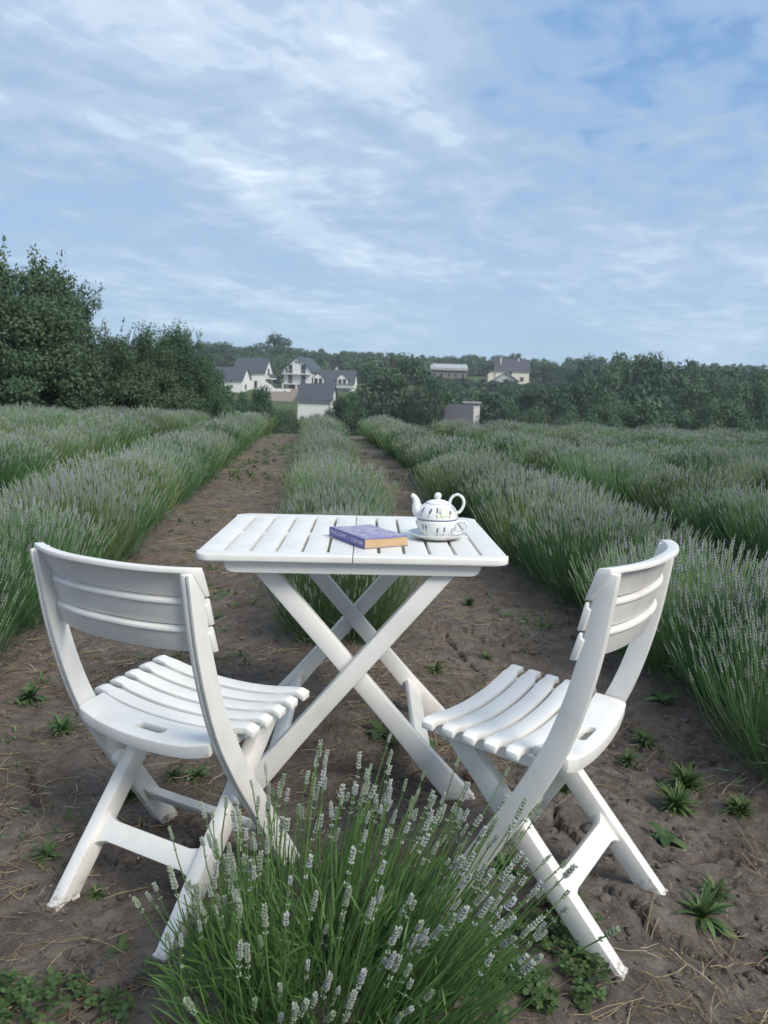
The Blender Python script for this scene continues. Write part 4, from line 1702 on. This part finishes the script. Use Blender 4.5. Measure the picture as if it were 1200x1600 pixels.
def dry_straw():
    r_ = np.random.default_rng(31)
    g = Geo()
    n = 26000
    y = 1.0 + 13 * r_.random(n) ** 1.6
    x = r_.uniform(-1, 1, n) * (.52 * y + .25)
    den = lattice_noise(x / .42, y / .42, 50, 3) + .25 * (y > 2.3)
    keep = (den > r_.uniform(-.25, .45, n)) & ((off_row(x, y) > .36) | (y < 3.3))
    x, y = x[keep], y[keep]
    # denser nests of hay noted on the ground
    for cx, cy, s, m in ((.62, 1.30, .10, 170), (.78, 1.33, .10, 110), (-.95, 2.9, .16, 130), (-1.0, 3.4, .16, 110), (-.05, 2.75, .20, 260), (.22, 2.45, .14, 170), (.42, 2.3, .13, 150), (-.98, 1.98, .12, 60), (-.4, 2.0, .2, 160), (-.75, 4.6, .25, 150), (1.15, 1.75, .15, 90), (.30, 2.9, .2, 140), (-.75, 1.45, .14, 80), (-.85, 1.75, .12, 70)):
        x = np.r_[x, cx + r_.normal(0, s, m)]
        y = np.r_[y, cy + r_.normal(0, s, m)]
    n = len(x)
    a = r_.random(n) * 6.28
    L = r_.gamma(2.0, .022, n) + .014
    L = L * np.clip(.75 + y * .12, 1, 1.9)
    bend = r_.normal(0, .35, n)
    k = 4
    P = np.zeros((n, k, 3))
    px, py, ang = x.copy(), y.copy(), a.copy()
    for q in range(k):
        P[:, q, 0], P[:, q, 1] = px, py
        px = px + np.cos(ang) * L / (k - 1)
        py = py + np.sin(ang) * L / (k - 1)
        ang = ang + bend / k
    P[:, :, 2] = terr(P[..., 0], P[..., 1]) + .005 + np.abs(r_.normal(0, .006, (n, 1))) + r_.normal(0, .003, (n, k))
    rad = (r_.uniform(.0004, .0011, n) * np.clip(.8 + y * .16, 1, 2.4))[:, None] * np.ones((1, k))
    g.add(tube_verts(P, rad, 3), tube_faces(n, k, 3), 0, np.repeat(np.clip(r_.normal(.45, .27, n), 0, 1), (k - 1) * 3))
    # tiny chips
    n = 5200
    y = 1.0 + 5 * r_.random(n) ** 1.5
    x = r_.uniform(-1, 1, n) * (.52 * y + .2)
    c = np.stack([x, y, terr(x, y) + .006], 1)
    a = r_.random(n) * 6.28
    u = np.stack([np.cos(a), np.sin(a), r_.normal(0, .2, n)], 1)
    w = np.stack([-np.sin(a), np.cos(a), r_.normal(0, .2, n)], 1)
    s = r_.uniform(.0012, .0045, n)[:, None]
    g.add(np.stack([c - u * s - w * s * .4, c + u * s - w * s * .3, c + u * s + w * s * .4, c - u * s + w * s * .3], 1),
          np.arange(n * 4).reshape(-1, 4), 0, np.clip(r_.normal(.45, .3, n), 0, 1))
    o = link('dry_straw', g.mesh('dry_straw', [M['straw']]))
    tag(o, 'scattered dry straw and stalk litter lying on the soil', 'straw', kind='stuff')


dry_straw()
path_weeds()


def ico():
    bm = bmesh.new()
    bmesh.ops.create_icosphere(bm, subdivisions=1, radius=1)
    V = np.array([v.co[:] for v in bm.verts])
    F = np.array([[v.index for v in f.verts] for f in bm.faces])
    bm.free()
    return V, F


ICO_V, ICO_F = ico()


def clods():
    r_ = np.random.default_rng(41)
    n = 2600
    y = 1.0 + 6 * r_.random(n) ** 1.6
    x = r_.uniform(-1, 1, n) * (.52 * y + .2)
    s = .002 + .004 * r_.gamma(1.1, .6, n) * np.clip(.6 + .2 * y, .7, 1.6)
    c = np.stack([x, y, terr(x, y) + s * .15], 1)
    V = ICO_V[None] * (1 + r_.normal(0, .24, (n, len(ICO_V), 1)))
    V = V * s[:, None, None] * r_.uniform(.6, 1.3, (n, 1, 3)) * np.array([1, 1, .7]) + c[:, None]
    F = (ICO_F[None] + (np.arange(n) * len(ICO_V))[:, None, None]).reshape(-1, 3)
    g = Geo()
    g.add(V, F)
    o = link('soil_crumbs', g.mesh('soil_crumbs', [M['stone']], False))
    tag(o, 'small brown soil crumbs scattered over the field floor', 'soil crumbs', kind='stuff')
    n = 620                                             # larger lumps half sunk in the crust
    y = 1.0 + 5 * r_.random(n) ** 1.4
    x = r_.uniform(-1, 1, n) * (.52 * y + .2)
    s = .006 + .013 * r_.random(n) ** 2.2
    c = np.stack([x, y, terr(x, y) + s * .05], 1)
    V = ICO_V[None] * (1 + r_.normal(0, .2, (n, len(ICO_V), 1)))
    V = V * s[:, None, None] * r_.uniform(.7, 1.5, (n, 1, 3)) * np.array([1, 1, .55]) + c[:, None]
    g = Geo()
    g.add(V, (ICO_F[None] + (np.arange(n) * len(ICO_V))[:, None, None]).reshape(-1, 3))
    o = link('soil_lumps', g.mesh('soil_lumps', [M['soil']], True))
    tag(o, 'half sunk lumps of dry earth on the field floor', 'soil lumps', kind='stuff')
    # the reddish clod by the table foot
    bm = bmesh.new()
    bmesh.ops.create_icosphere(bm, subdivisions=3, radius=1)
    for v in bm.verts:
        q = np.array(v.co[:])
        f = 1 + .5 * float(lattice_noise(q[0] * 1.3 + 5, q[1] * 1.3 + q[2] * 1.7, 3, 3))
        v.co = (q[0] * .030 * f, q[1] * .026 * f, q[2] * .022 * f)
    o = link('soil_clod', bm_mesh(bm, 'soil_clod', M['redclod']))
    o.location = (.285, 2.13, T(.285, 2.13) + .010)
    tag(o, 'reddish brown clod of earth beside the table foot near the right chair', 'clod')


clods()

# ------------------------------------------------------------------ trees


def crown_geo(seed, n_leaf, leaf, n_clump=46, low=.02, sprigs=0, A=1.7, big=1.0):
    """crown of unit radius and height A: leaf-sized faces spread through many uneven clumps"""
    r_ = np.random.default_rng(seed)
    cs, rs = [], []
    ph = r_.random(3) * 6.28
    while len(cs) < n_clump:
        p = r_.uniform(-1, 1, 3)
        zz = (p[2] + 1) / 2
        an = math.atan2(p[1], p[0])
        prof = np.interp(zz, [0, .12, .4, .65, .85, 1], [.70, .88, 1.0, .90, .66, .34]) * (1 + .16 * math.sin(2 * an + ph[0]) + .12 * math.sin(5 * an + ph[1]))
        q = math.hypot(p[0], p[1])
        if q > prof * .84 or q < prof * r_.uniform(.0, .60):
            continue
        cs.append((p[0], p[1], A * (low + zz * (.86 - low))))
        rs.append(r_.uniform(.17, .34) * (1 - .30 * zz) * big)
    cs, rs = np.array(cs), np.array(rs)
    w = rs ** 2
    ci = r_.choice(len(cs), n_leaf, p=w / w.sum())
    d = r_.normal(0, 1, (n_leaf, 3))
    d /= np.linalg.norm(d, axis=1, keepdims=True)
    rad = rs[ci] * (1 - .55 * r_.random(n_leaf) ** 2.2) * (1 + .16 * r_.normal(0, 1, n_leaf))
    c = cs[ci] + d * rad[:, None] * np.array([1, 1, .72])
    c[:, 2] = np.maximum(c[:, 2], .01)
    nrm = d * .8 + r_.normal(0, .55, (n_leaf, 3)) + np.array([0, 0, .35])
    if sprigs:
        m = 14
        pw = cs[:, 2] ** 2
        si = r_.choice(len(cs), sprigs, p=pw / pw.sum())
        sd = np.stack([r_.normal(0, .5, sprigs), r_.normal(0, .5, sprigs), np.ones(sprigs)], 1)
        sd[:, :2] += cs[si, :2] * .9
        sd /= np.linalg.norm(sd, axis=1, keepdims=True)
        t = np.linspace(.75, 1.0, m)[None, :, None] * rs[si][:, None, None] * 1.0 + np.linspace(0, .17, m)[None, :, None] * r_.uniform(.3, 1.3, (sprigs, 1, 1))
        sc_ = (cs[si][:, None] + sd[:, None] * t + r_.normal(0, .018, (sprigs, m, 3))).reshape(-1, 3)
        c = np.r_[c, sc_]
        nrm = np.r_[nrm, r_.normal(0, 1, (len(sc_), 3))]
        ci = np.r_[ci, np.repeat(si, m)]
    n = len(c)
    nrm /= np.linalg.norm(nrm, axis=1, keepdims=True)
    u = np.cross(nrm, r_.normal(0, 1, (n, 3)))
    u /= np.linalg.norm(u, axis=1, keepdims=True)
    v = np.cross(nrm, u)
    s = (leaf * r_.uniform(.6, 1.35, n))[:, None]
    V = np.stack([c - u * s, c - v * s * .52 + u * s * .1, c + u * s, c + v * s * .52 + u * s * .1], 1)
    cl = r_.uniform(-.2, .2, len(cs))[ci]
    g = Geo()
    g.add(V, np.arange(n * 4).reshape(-1, 4), 0, np.clip(r_.normal(.48, .2, n) + cl, 0, 1))
    return g


def trunk_geo(seed, zmax=.72, r0=.075):
    r_ = np.random.default_rng(seed)
    g = Geo()
    k = 7
    P = np.zeros((1, k, 3))
    P[0, :, 2] = np.linspace(-.06, zmax, k)
    P[0, 1:, :2] = np.cumsum(r_.normal(0, .02, (k - 1, 2)), axis=0)
    g.add(tube_verts(P, (np.linspace(1.1, .28, k) * r0)[None], 8), tube_faces(1, k, 8))
    nb = 9
    B = np.zeros((nb, 5, 3))
    for i in range(nb):
        z0 = r_.uniform(.14, zmax * .85)
        a = 2.4 * i + r_.uniform(-.4, .4)
        base = np.array([np.interp(z0, P[0, :, 2], P[0, :, 0]), np.interp(z0, P[0, :, 2], P[0, :, 1]), z0])
        L = r_.uniform(.4, .75) * (1.05 - z0)
        for q in range(5):
            t = q / 4
            B[i, q] = base + L * t * np.array([math.cos(a), math.sin(a), .55 + .35 * t]) + r_.normal(0, .012, 3) * t
    g.add(tube_verts(B, np.linspace(.45, .10, 5)[None] * r0 * np.ones((nb, 1)), 6), tube_faces(nb, 5, 6))
    return g


ASPECT = {'N': 1.9, 'S': 1.15, 'F': 1.5}
G_NEAR = [crown_geo(s, 46000, .0215, 66, sprigs=170, A=1.9) for s in (11, 12, 13)]
G_SHRUB = [crown_geo(s, 24000, .025, 50, low=.0, A=1.15) for s in (21, 22, 23)]
G_FAR = [crown_geo(s, 14000, .035, 50, A=1.5) for s in (31, 32, 33, 34)]
CROWN = {'N': [g.mesh('crown', [M['tree']]) for g in G_NEAR],
         'S': [g.mesh('crown', [M['tree']]) for g in G_SHRUB],
         'F': [g.mesh('crown', [M['tree']]) for g in G_FAR]}
TRUNK = [trunk_geo(s).mesh('trunk', [M['bark']], True) for s in (1, 2, 3)]
TREES = [   # x, y, height of the top above the datum, crown width, kind, label
    (-15.8, 64.0, 4.69, 2.4, 'F', 'tree filling the gap between the last left tree and the dark-roofed house'),
    (-45.3, 215.0, 12.31, 12.24, 'F', 'far tree just left of the dark-roofed house ridge'),
    (-38.3, 232.0, 14.29, 13.20, 'F', 'far tree between the dark-roofed house and the balcony house'),
    (-10.1, 22.0, 4.99, 3.58, 'N', 'tallest loose-topped tree at the left end of the tree line'),
    (-9.3, 23.5, 4.23, 2.48, 'N', 'leafy tree right beside the tallest left tree, reaching over the lavender'),
    (-8.6, 26.0, 3.54, 2.54, 'N', 'tree with upright sprigs in the middle of the left tree line'),
    (-7.8, 28.0, 3.54, 2.50, 'N', 'tree with domed top nearer the houses in the left tree line'),
    (-7.7, 31.0, 3.62, 1.89, 'N', 'last tall tree of the left tree line, next to the grey-roofed house'),
    (-9.7, 21.3, 2.46, 3.29, 'S', 'low dense bush under the tallest left tree'),
    (-8.6, 23.0, 2.22, 2.99, 'S', 'low dense bush under the second tree of the left tree line'),
    (-7.7, 25.5, 2.04, 2.70, 'S', 'low dense bush under the domed tree of the left tree line'),
    (-8.6, 36.0, 2.04, 2.78, 'S', 'rounded bush at the foot of the last left tree'),
    (-8.6, 42.0, 1.82, 3.07, 'S', 'rounded bush below the dark-roofed house on the left'),
    (-7.6, 46.0, 1.70, 2.62, 'S', 'rounded bush right of the others below the terrace wall'),
    (1.1, 105.0, 7.93, 11.10, 'F', 'large broad tree in the centre, between the dormer house and the long grey building'),
    (-0.7, 115.0, 6.2, 5.2, 'F', 'tree touching the right end of the dormer house'),
    (4.7, 98.0, 4.91, 5.58, 'F', 'lower tree on the right flank of the large central tree'),
    (-3.3, 62.0, 1.71, 2.32, 'S', 'small dark bush in front of the right end of the white shed'),
    (-10.2, 82.0, 0.54, 2.93, 'S', 'small dark bush left of the white shed'),
    (11.4, 150.0, 4.71, 8.54, 'F', 'tree below the long grey building'),
    (16.3, 140.0, 4.22, 9.56, 'F', 'tree below the gabled outbuilding'),
    (19.8, 128.0, 3.92, 8.33, 'F', 'tree below the house with two chimneys'),
    (13.4, 84.0, 1.35, 3.4, 'S', 'yellowish bush beside the small dark-roofed cabin'),
    (34.0, 112.0, 9.25, 9.56, 'F', 'highest tree of the right wood, with a domed crown'),
    (40.4, 116.0, 9.27, 8.96, 'F', 'second highest tree of the right wood, just right of the highest'),
    (28.3, 102.0, 6.35, 7.05, 'F', 'tree left of the highest tree in the right wood'),
    (21.7, 92.0, 4.68, 7.48, 'F', 'tree in the right wood below the pale treetops'),
    (16.8, 86.0, 3.37, 6.01, 'F', 'tree at the left end of the right wood'),
    (23.6, 74.0, 2.78, 7.22, 'F', 'dark tree at the field edge below the highest tree'),
    (30.8, 80.0, 3.74, 7.15, 'F', 'paler tree at the field edge in the right wood'),
    (50.9, 122.0, 7.59, 6.15, 'F', 'tree with flat top right of the gap in the right wood'),
    (37.5, 84.0, 4.84, 5.46, 'F', 'tree near the right picture edge'),
    (45.2, 95.0, 7.16, 7.34, 'F', 'tree cut by the right picture edge'),
    (16.0, 78.0, 1.70, 5.07, 'S', 'low bush at the left foot of the right wood'),
    (18.5, 71.0, 1.67, 5.77, 'S', 'low bush at the middle foot of the right wood'),
    (29.0, 69.0, 2.25, 6.17, 'S', 'low bush at the right foot of the right wood'),
    (-56.2, 272.0, 19.81, 19.90, 'F', 'far tree above the ridge of the dark-roofed left house'),
    (-36.8, 262.0, 21.14, 17.04, 'F', 'far round-topped tree above the balcony house, highest behind the houses'),
    (-25.4, 292.0, 18.73, 16.62, 'F', 'far tree above the roof of the dormer house'),
    (-13.8, 285.0, 18.45, 14.37, 'F', 'far tree above the right dormer'),
    (24.7, 300.0, 19.77, 11.22, 'F', 'far pointed tree left above the long grey building'),
    (31.0, 300.0, 19.52, 11.71, 'F', 'far pointed tree right above the long grey building'),
    (38.7, 290.0, 19.43, 10.37, 'F', 'far tree left behind the house with two chimneys'),
    (47.3, 296.0, 20.54, 6.26, 'F', 'far slender tree just behind the right chimney'),
    (49.0, 252.0, 15.97, 12.70, 'F', 'far tree right of the house with two chimneys'),
    (50.1, 205.0, 14.19, 12.33, 'F', 'far tree between the chimney house and the highest right tree'),
]
for i, (x, y, zt, w, kd, lab) in enumerate(TREES):
    z0 = T(x, y) - .05
    h = (zt - z0) * (1.10 if kd == 'F' else 1.03)
    bush = kd == 'S'
    t = empty('bush' if bush else 'tree', (x, y, z0), (0, 0, (i * 2.399) % 6.28))
    tag(t, lab, 'bush' if bush else 'tree', 'trees and bushes around the field')
    c = link('crown', CROWN[kd][i % len(CROWN[kd])], t)
    A_ = ASPECT[kd]
    wide = max(w * {'N': 1.35, 'S': 1.25, 'F': 1.42}[kd], h * {'N': .62, 'S': .9, 'F': .75}[kd]) / 2
    t.scale = (wide, wide, h / A_)
    tr = link('trunk', TRUNK[i % 3], t)
    tr.scale = (.6, .6, A_)


def woods(name, label, spots, seed):
    r_ = random.Random(seed)
    g = Geo()
    for (x, y, w, h) in spots:
        z = T(x, y) - .3
        a = r_.uniform(0, 6.28)
        R_ = np.array([[math.cos(a), -math.sin(a), 0], [math.sin(a), math.cos(a), 0], [0, 0, 1.]]) @ np.diag([w / 2, w / 2, h / 1.4])
        g.merge(SPARSE[r_.randrange(3)], (R_, np.array([x, y, z])), r_.uniform(-.22, .22))
    o = link(name, g.mesh(name, [M['tree']]))
    tag(o, label, 'wood', kind='stuff')


SPARSE = [crown_geo(s, 3800, .068, 34, A=1.4) for s in (41, 42, 43)]
rw = random.Random(3)
sp_ = []
for i in range(62):                                 # wood along the crest of the far slope
    x = -150 + 330 * i / 61 + rw.uniform(-3, 3)
    y = rw.uniform(268, 335)
    sp_.append((x, y, rw.uniform(10, 16), rw.uniform(7.0, 9.6)))
woods('far_woods', 'bluish green wood along the crest of the far hillside', sp_, 1)
sp_ = []
for i in range(105):                                # wood on the slope to the right of the houses
    y = rw.uniform(95, 215)
    x = y * rw.uniform(.06, .60)
    if (y > 170 and x / y < .27) or (y < 112 and .05 < x / y < .14):
        continue
    top = 1.07 + y * (rw.uniform(.016, .036) if x / y < .24 else rw.uniform(.046, .074))
    h = max(3.2, min(13.0, top - T(x, y)))
    sp_.append((x, y, rw.uniform(8, 13), h))
for i in range(20):                                 # bushes under the upper houses
    y = rw.uniform(196, 222)
    x = y * rw.uniform(.05, .27)
    sp_.append((x, y, rw.uniform(6, 9), 8.3 - T(x, y)))
woods('slope_woods', 'dense green wood on the slope below the upper houses', sp_, 2)
sp_ = []
for i in range(46):                                 # trees round and behind the group of houses
    y = rw.uniform(205, 262)
    x = y * rw.uniform(-.34, .05)
    sp_.append((x, y, rw.uniform(9, 13), rw.uniform(5.5, 7.8)))
for i in range(30):
    y = rw.uniform(60, 165)
    x = y * rw.uniform(-.60, -.24)
    sp_.append((x, y, rw.uniform(5, 9), max(4.0, 1.5 + y * .025 - T(x, y))))
woods('village_woods', 'green tree cover behind and beside the white houses', sp_, 4)

# ------------------------------------------------------------------ buildings on the far slope


def part(name, bm, mat, parent):
    return link(name, bm_mesh(bm, name, mat, 0, smooth=False), parent)


def box_part(name, lo, hi, mat, parent):
    bm = bmesh.new()
    bm_box(bm, lo, hi)
    return part(name, bm, mat, parent)


def gable(root, L, Wd, zb, ze, zr, wall, roof, ov=.35, x0=0, y0=0, wname='wall'):
    """gabled block: ridge along local x"""
    bm = bmesh.new()
    bm_prism(bm, [(y0 - Wd / 2, zb), (y0 + Wd / 2, zb), (y0 + Wd / 2, ze), (y0, zr), (y0 - Wd / 2, ze)], 'x', x0 - L / 2, x0 + L / 2)
    w = part(wname, bm, wall, root)
    sl = (zr - ze) / (Wd / 2)
    th = .16
    for s in (-1, 1):
        bm = bmesh.new()
        e = Wd / 2 + ov
        poly = [(y0, zr + .02), (y0 + s * e, zr + .02 - sl * e), (y0 + s * e, zr + .02 + th - sl * e), (y0, zr + .02 + th)]
        bm_prism(bm, poly, 'x', x0 - L / 2 - ov, x0 + L / 2 + ov)
        rs = part('roof_slope', bm, roof, root)
        box_part('gutter', (x0 - L / 2 - ov, y0 + s * e - .05, zr - sl * e - .10), (x0 + L / 2 + ov, y0 + s * e + .05, zr - sl * e), M['metal'], rs)
    return w


def window(parent, face, u, z, w, h, pos, mat=None):
    """face '-y', '+x' or '-x' at coordinate pos; u along the face; frame and pane"""
    d = .06
    if face == '-y':
        lo, hi = (u - w / 2, pos - d, z), (u + w / 2, pos + .02, z + h)
        lo2, hi2 = (u - w / 2 + .1, pos - d - .02, z + .1), (u + w / 2 - .1, pos, z + h - .1)
    else:
        s = 1 if face == '+x' else -1
        xs = sorted((pos - s * .02, pos + s * d))
        lo, hi = (xs[0], u - w / 2, z), (xs[1], u + w / 2, z + h)
        xs = sorted((pos, pos + s * (d + .02)))
        lo2, hi2 = (xs[0], u - w / 2 + .1, z + .1), (xs[1], u + w / 2 - .1, z + h - .1)
    f = box_part('window', lo, hi, mat or M['frame'], parent)
    box_part('pane', lo2, hi2, M['pane'], parent if parent.parent else f)
    return f


def railing(parent, x0, x1, y, z, h=.95, n=9, mat=None):
    m = mat or M['metal']
    r = box_part('railing', (x0, y - .03, z + h - .06), (x1, y + .03, z + h), m, parent)
    for i in range(n):
        x = x0 + (x1 - x0) * (i + .5) / n
        box_part('baluster', (x - .03, y - .025, z), (x + .03, y + .025, z + h - .06), m, r)


# house with the big dark roof and a lower wing
b = empty('house', (-32.6, 192, 0), (0, 0, math.radians(-8)))
tag(b, 'white house with large dark grey roof, lower wing and gable balcony, leftmost building', 'house')
gable(b, 7.6, 7.4, -1, 6.7, 10.1, M['wall'], M['roof'])
box_part('balcony_slab', (3.82, -3.0, 5.35), (5.0, 3.0, 5.6), M['wall'], b)
railing(b, 3.9, 5.0, -2.95, 5.6, n=4, mat=M['frame'])
box_part('balcony_front', (4.92, -2.9, 5.6), (5.0, 2.9, 6.5), M['frame'], b)
window(b, '+x', -1.2, 2.9, .8, 1.9, 3.8)
window(b, '+x', .9, 2.9, .8, 1.9, 3.8)
window(b, '+x', 0, 6.2, 1.2, 1.6, 3.8)
gable(b, 7.8, 6.0, -1, 4.9, 7.5, M['wall'], M['roof'], x0=-2.6, y0=-9.2, wname='wing_wall')
window(b, '+x', -9.6, 2.6, 1.0, 1.2, 1.3)
box_part('porch_wall', (1.32, -6.2, -1), (4.2, -3.75, 5.9), M['wall'], b)
window(b, '-y', 2.6, 3.2, .7, 1.6, -6.2)

# terrace wall
b = empty('terrace_wall', (-25.6, 184, 0), (0, 0, math.radians(-3)))
tag(b, 'white stepped terrace wall with dark garage opening between the two white houses', 'wall', kind='thing')
bm = bmesh.new()
bm_prism(bm, [(-3.2, -2), (3.0, -2), (3.0, 3.1), (-.6, 3.1), (-2.6, 4.6), (-3.2, 4.6)], 'y', -.3, .3)
part('wall_face', bm, M['wall'], b)
box_part('garage_opening', (-2.9, -.36, .7), (-.3, -.31, 2.1), M['pane'], b)
box_part('gate', (1.6, -.36, .9), (2.0, -.31, 2.7), M['frame'], b)

# tall gabled house with two balconies
b = empty('house', (-20.9, 197, 0), (0, 0, math.radians(90 - 14)))
tag(b, 'tall white gabled house with two full-width balconies and dark windows', 'house')
gable(b, 9.5, 6.9, -1, 7.9, 10.9, M['wall'], M['roof'], ov=.45)
FX = -4.75                                          # the gable that faces the field
for z in (6.95, 4.55):
    box_part('balcony_slab', (FX - 1.25, -3.5, z - .22), (FX, 3.5, z), M['wall'], b)
    r = box_part('railing', (FX - 1.22, -3.45, z + .90), (FX - 1.16, 3.45, z + .96), M['metal'], b)
    for i in range(16):
        yy = -3.35 + 6.7 * i / 15
        box_part('baluster', (FX - 1.21, yy - .025, z), (FX - 1.17, yy + .025, z + .9), M['metal'], r)
    window(b, '-x', 1.75, z + .05, 1.05, 2.05, FX)
    window(b, '-x', -1.55, z + .05, 1.15, 2.05, FX)
window(b, '-x', 2.75, 7.05, .6, 1.2, FX)
for yy in (-.35, .35):
    window(b, '-x', yy, 9.35, .38, .55, FX)
window(b, '-x', 1.3, 1.4, 1.6, 2.9, FX)
for yy in (3.3, -3.3, -.2):
    box_part('post', (FX - 1.2, yy - .14, -1), (FX - .92, yy + .14, 4.33), M['wall'], b)

# long house with two dormers
b = empty('house', (-13.4, 196, 0), (0, 0, math.radians(-5)))
tag(b, 'long white house with dark roof and two white gabled dormers', 'house')
gable(b, 10.6, 8.4, -1, 4.9, 8.1, M['wall'], M['roof'])
for xc in (-3.1, 2.7):
    dm = empty('dormer')
    dm.parent = b
    bm = bmesh.new()
    bm_prism(bm, [(xc - 1.25, 4.4), (xc + 1.25, 4.4), (xc + 1.25, 6.2), (xc, 7.3), (xc - 1.25, 6.2)], 'y', -4.5, -.9)
    part('dormer_wall', bm, M['wall'], dm)
    for s in (-1, 1):
        bm = bmesh.new()
        bm_prism(bm, [(xc, 7.33), (xc + s * 1.55, 5.97), (xc + s * 1.55, 6.10), (xc, 7.46)], 'y', -4.75, -.8)
        part('dormer_roof', bm, M['roof'], dm)
    for s in (-.55, .55):
        window(dm, '-y', xc + s, 4.65, .8, 1.35, -4.5)
box_part('balcony_slab', (1.0, -5.4, 3.9), (5.2, -4.22, 4.1), M['wall'], b)
railing(b, 1.0, 5.2, -5.35, 4.1, n=10)
window(b, '-y', -3.6, 1.5, 1.3, 1.8, -4.2)
window(b, '-y', 0.0, 1.5, 1.3, 1.8, -4.2)
window(b, '-y', 3.4, 1.5, 1.3, 1.8, -4.2)
box_part('chimney', (.2, .3, 7.2), (.8, .9, 8.9), M['greywall'], b)

# white shed at the end of the middle lavender row
b = empty('shed', (-11.4, 129, 0), (0, 0, math.radians(-7)))
tag(b, 'white windowless shed with dark roof at the end of the lavender row behind the table', 'shed')
gable(b, 5.3, 5.2, -5, .95, 3.35, M['wall'], M['roof'], ov=.3)
box_part('downpipe', (2.5, -2.72, -4.5), (2.6, -2.62, .8), M['metal'], b)

# long grey building
b = empty('building', (18.1, 242, 0), (0, 0, math.radians(-3)))
tag(b, 'long low grey-brown building with pale sheet roof on the hillside', 'building')
bm = bmesh.new()
bm_prism(bm, [(-3, 5), (3, 5), (3, 12.7), (-3, 11.2)], 'x', -5.3, 5.3)
part('wall', bm, M['brownwall'], b)
bm = bmesh.new()
bm_prism(bm, [(-3.5, 11.12), (3.4, 12.9), (3.4, 13.1), (-3.5, 11.32)], 'x', -5.6, 5.6)
part('roof', bm, M['lightroof'], b)
box_part('eaves_board', (-5.58, -3.62, 10.9), (5.58, -3.51, 11.6), M['lightroof'], b)
for i in range(5):
    window(b, '-y', -4.2 + 2.1 * i, 8.9, 1.1, 1.3, -3.0, M['greywall'])

# house with two chimneys
b = empty('house', (38.4, 251, 0), (0, 0, math.radians(-3)))
tag(b, 'cream house with dark violet-grey roof and two pale chimneys on the hillside', 'house')
gable(b, 10.4, 7.0, 4, 12.0, 15.3, M['cream'], M['roof2'])
for xc, yc in ((-3.6, -1.6), (2.0, -.4)):
    box_part('chimney', (xc - .28, yc - .28, 13.6), (xc + .28, yc + .28, 15.9), M['greywall'], b)
window(b, '-y', -.6, 10.6, 1.1, 1.0, -3.5)
window(b, '-y', 3.0, 8.6, 1.1, 1.3, -3.5)
bm = bmesh.new()
bm_prism(bm, [(-7.4, 4), (-5.22, 4), (-5.22, 11.9), (-7.4, 10.6)], 'y', -3.2, 2.5)
part('side_wing', bm, M['cream'], b)
box_part('annex', (5.22, -2.5, 4), (7.2, 2, 8.9), M['greywall'], b)

# gabled outbuilding
b = empty('outbuilding', (33.2, 229, 0), (0, 0, math.radians(90 - 4)))
tag(b, 'grey gabled outbuilding with pale roof edge in front of the cream house', 'outbuilding')
gable(b, 6, 7.0, 7.6, 8.2, 10.4, M['greywall'], M['lightroof'], ov=.5)
box_part('base_wall', (-3.1, -3.6, 2), (3, 3.6, 7.6), M['brownwall'], b)
b2 = empty('garden_wall', (39.6, 230, 0), (0, 0, 0))
tag(b2, 'low brown garden wall right of the grey gabled outbuilding', 'wall', kind='thing')
box_part('wall_face', (-2.6, -.2, 3), (2.6, .2, 7.1), M['brownwall'], b2)
box_part('coping', (-2.7, -.3, 7.1), (2.7, .3, 7.3), M['greywall'], b2)

# cabin whose roof shows over the right rows, white block behind
b = empty('cabin', (9.0, 100, 0), (0, 0, math.radians(-5)))
tag(b, 'small cabin with plain dark roof and white gable edge behind the lavender', 'cabin')
gable(b, 3.1, 5.4, -6, -1.6, .85, M['wall'], M['roof2'], ov=.25)
box_part('bargeboard', (1.82, -2.8, -2.4), (1.95, 0, -1.0), M['wall'], b)
b = empty('flat_roofed_shed', (11.2, 106, 0), (0, 0, math.radians(-5)))
tag(b, 'small white flat-roofed shed behind the dark-roofed cabin', 'shed')
box_part('wall', (-1.05, -1.5, -6), (1.05, 1.5, 1.2), M['wall'], b)
box_part('roof', (-1.25, -1.8, 1.2), (1.25, 1.8, 1.45), M['lightroof'], b)
# sandy yard between the houses
xs = np.linspace(-27.0, -20.5, 12)
ys = np.linspace(170, 192, 20)
X, Y = np.meshgrid(xs, ys)
V = np.stack([X, Y, terr(X, Y) + .06], -1).reshape(-1, 3)
i = np.arange(len(ys) - 1)[:, None] * len(xs) + np.arange(len(xs) - 1)[None]
g = Geo()
g.add(V, np.stack([i, i + 1, i + len(xs) + 1, i + len(xs)], -1).reshape(-1, 4))
o = link('yard', g.mesh('yard', [M['yard']], True))
tag(o, 'pale sandy yard in front of the tall gabled house', kind='structure')

# ------------------------------------------------------------------ air


def build_haze():
    m, g, out = mat_new('haze_air')
    v = g.n('ShaderNodeVolumePrincipled')
    v.inputs['Color'].default_value = (.80, .90, 1.0, 1)
    v.inputs['Density'].default_value = HAZE
    v.inputs['Anisotropy'].default_value = 0.0
    g.l(v.outputs[0], out.inputs['Volume'])
    bm = bmesh.new()
    bm_box(bm, (-1000, -40, -12), (1000, 2600, 48))
    o = link('haze', bm_mesh(bm, 'haze', m, smooth=False))
    tag(o, 'thin bluish summer haze in the air over the valley', 'haze', kind='stuff')


HAZE = 0.0005
if HAZE > 0:
    build_haze()
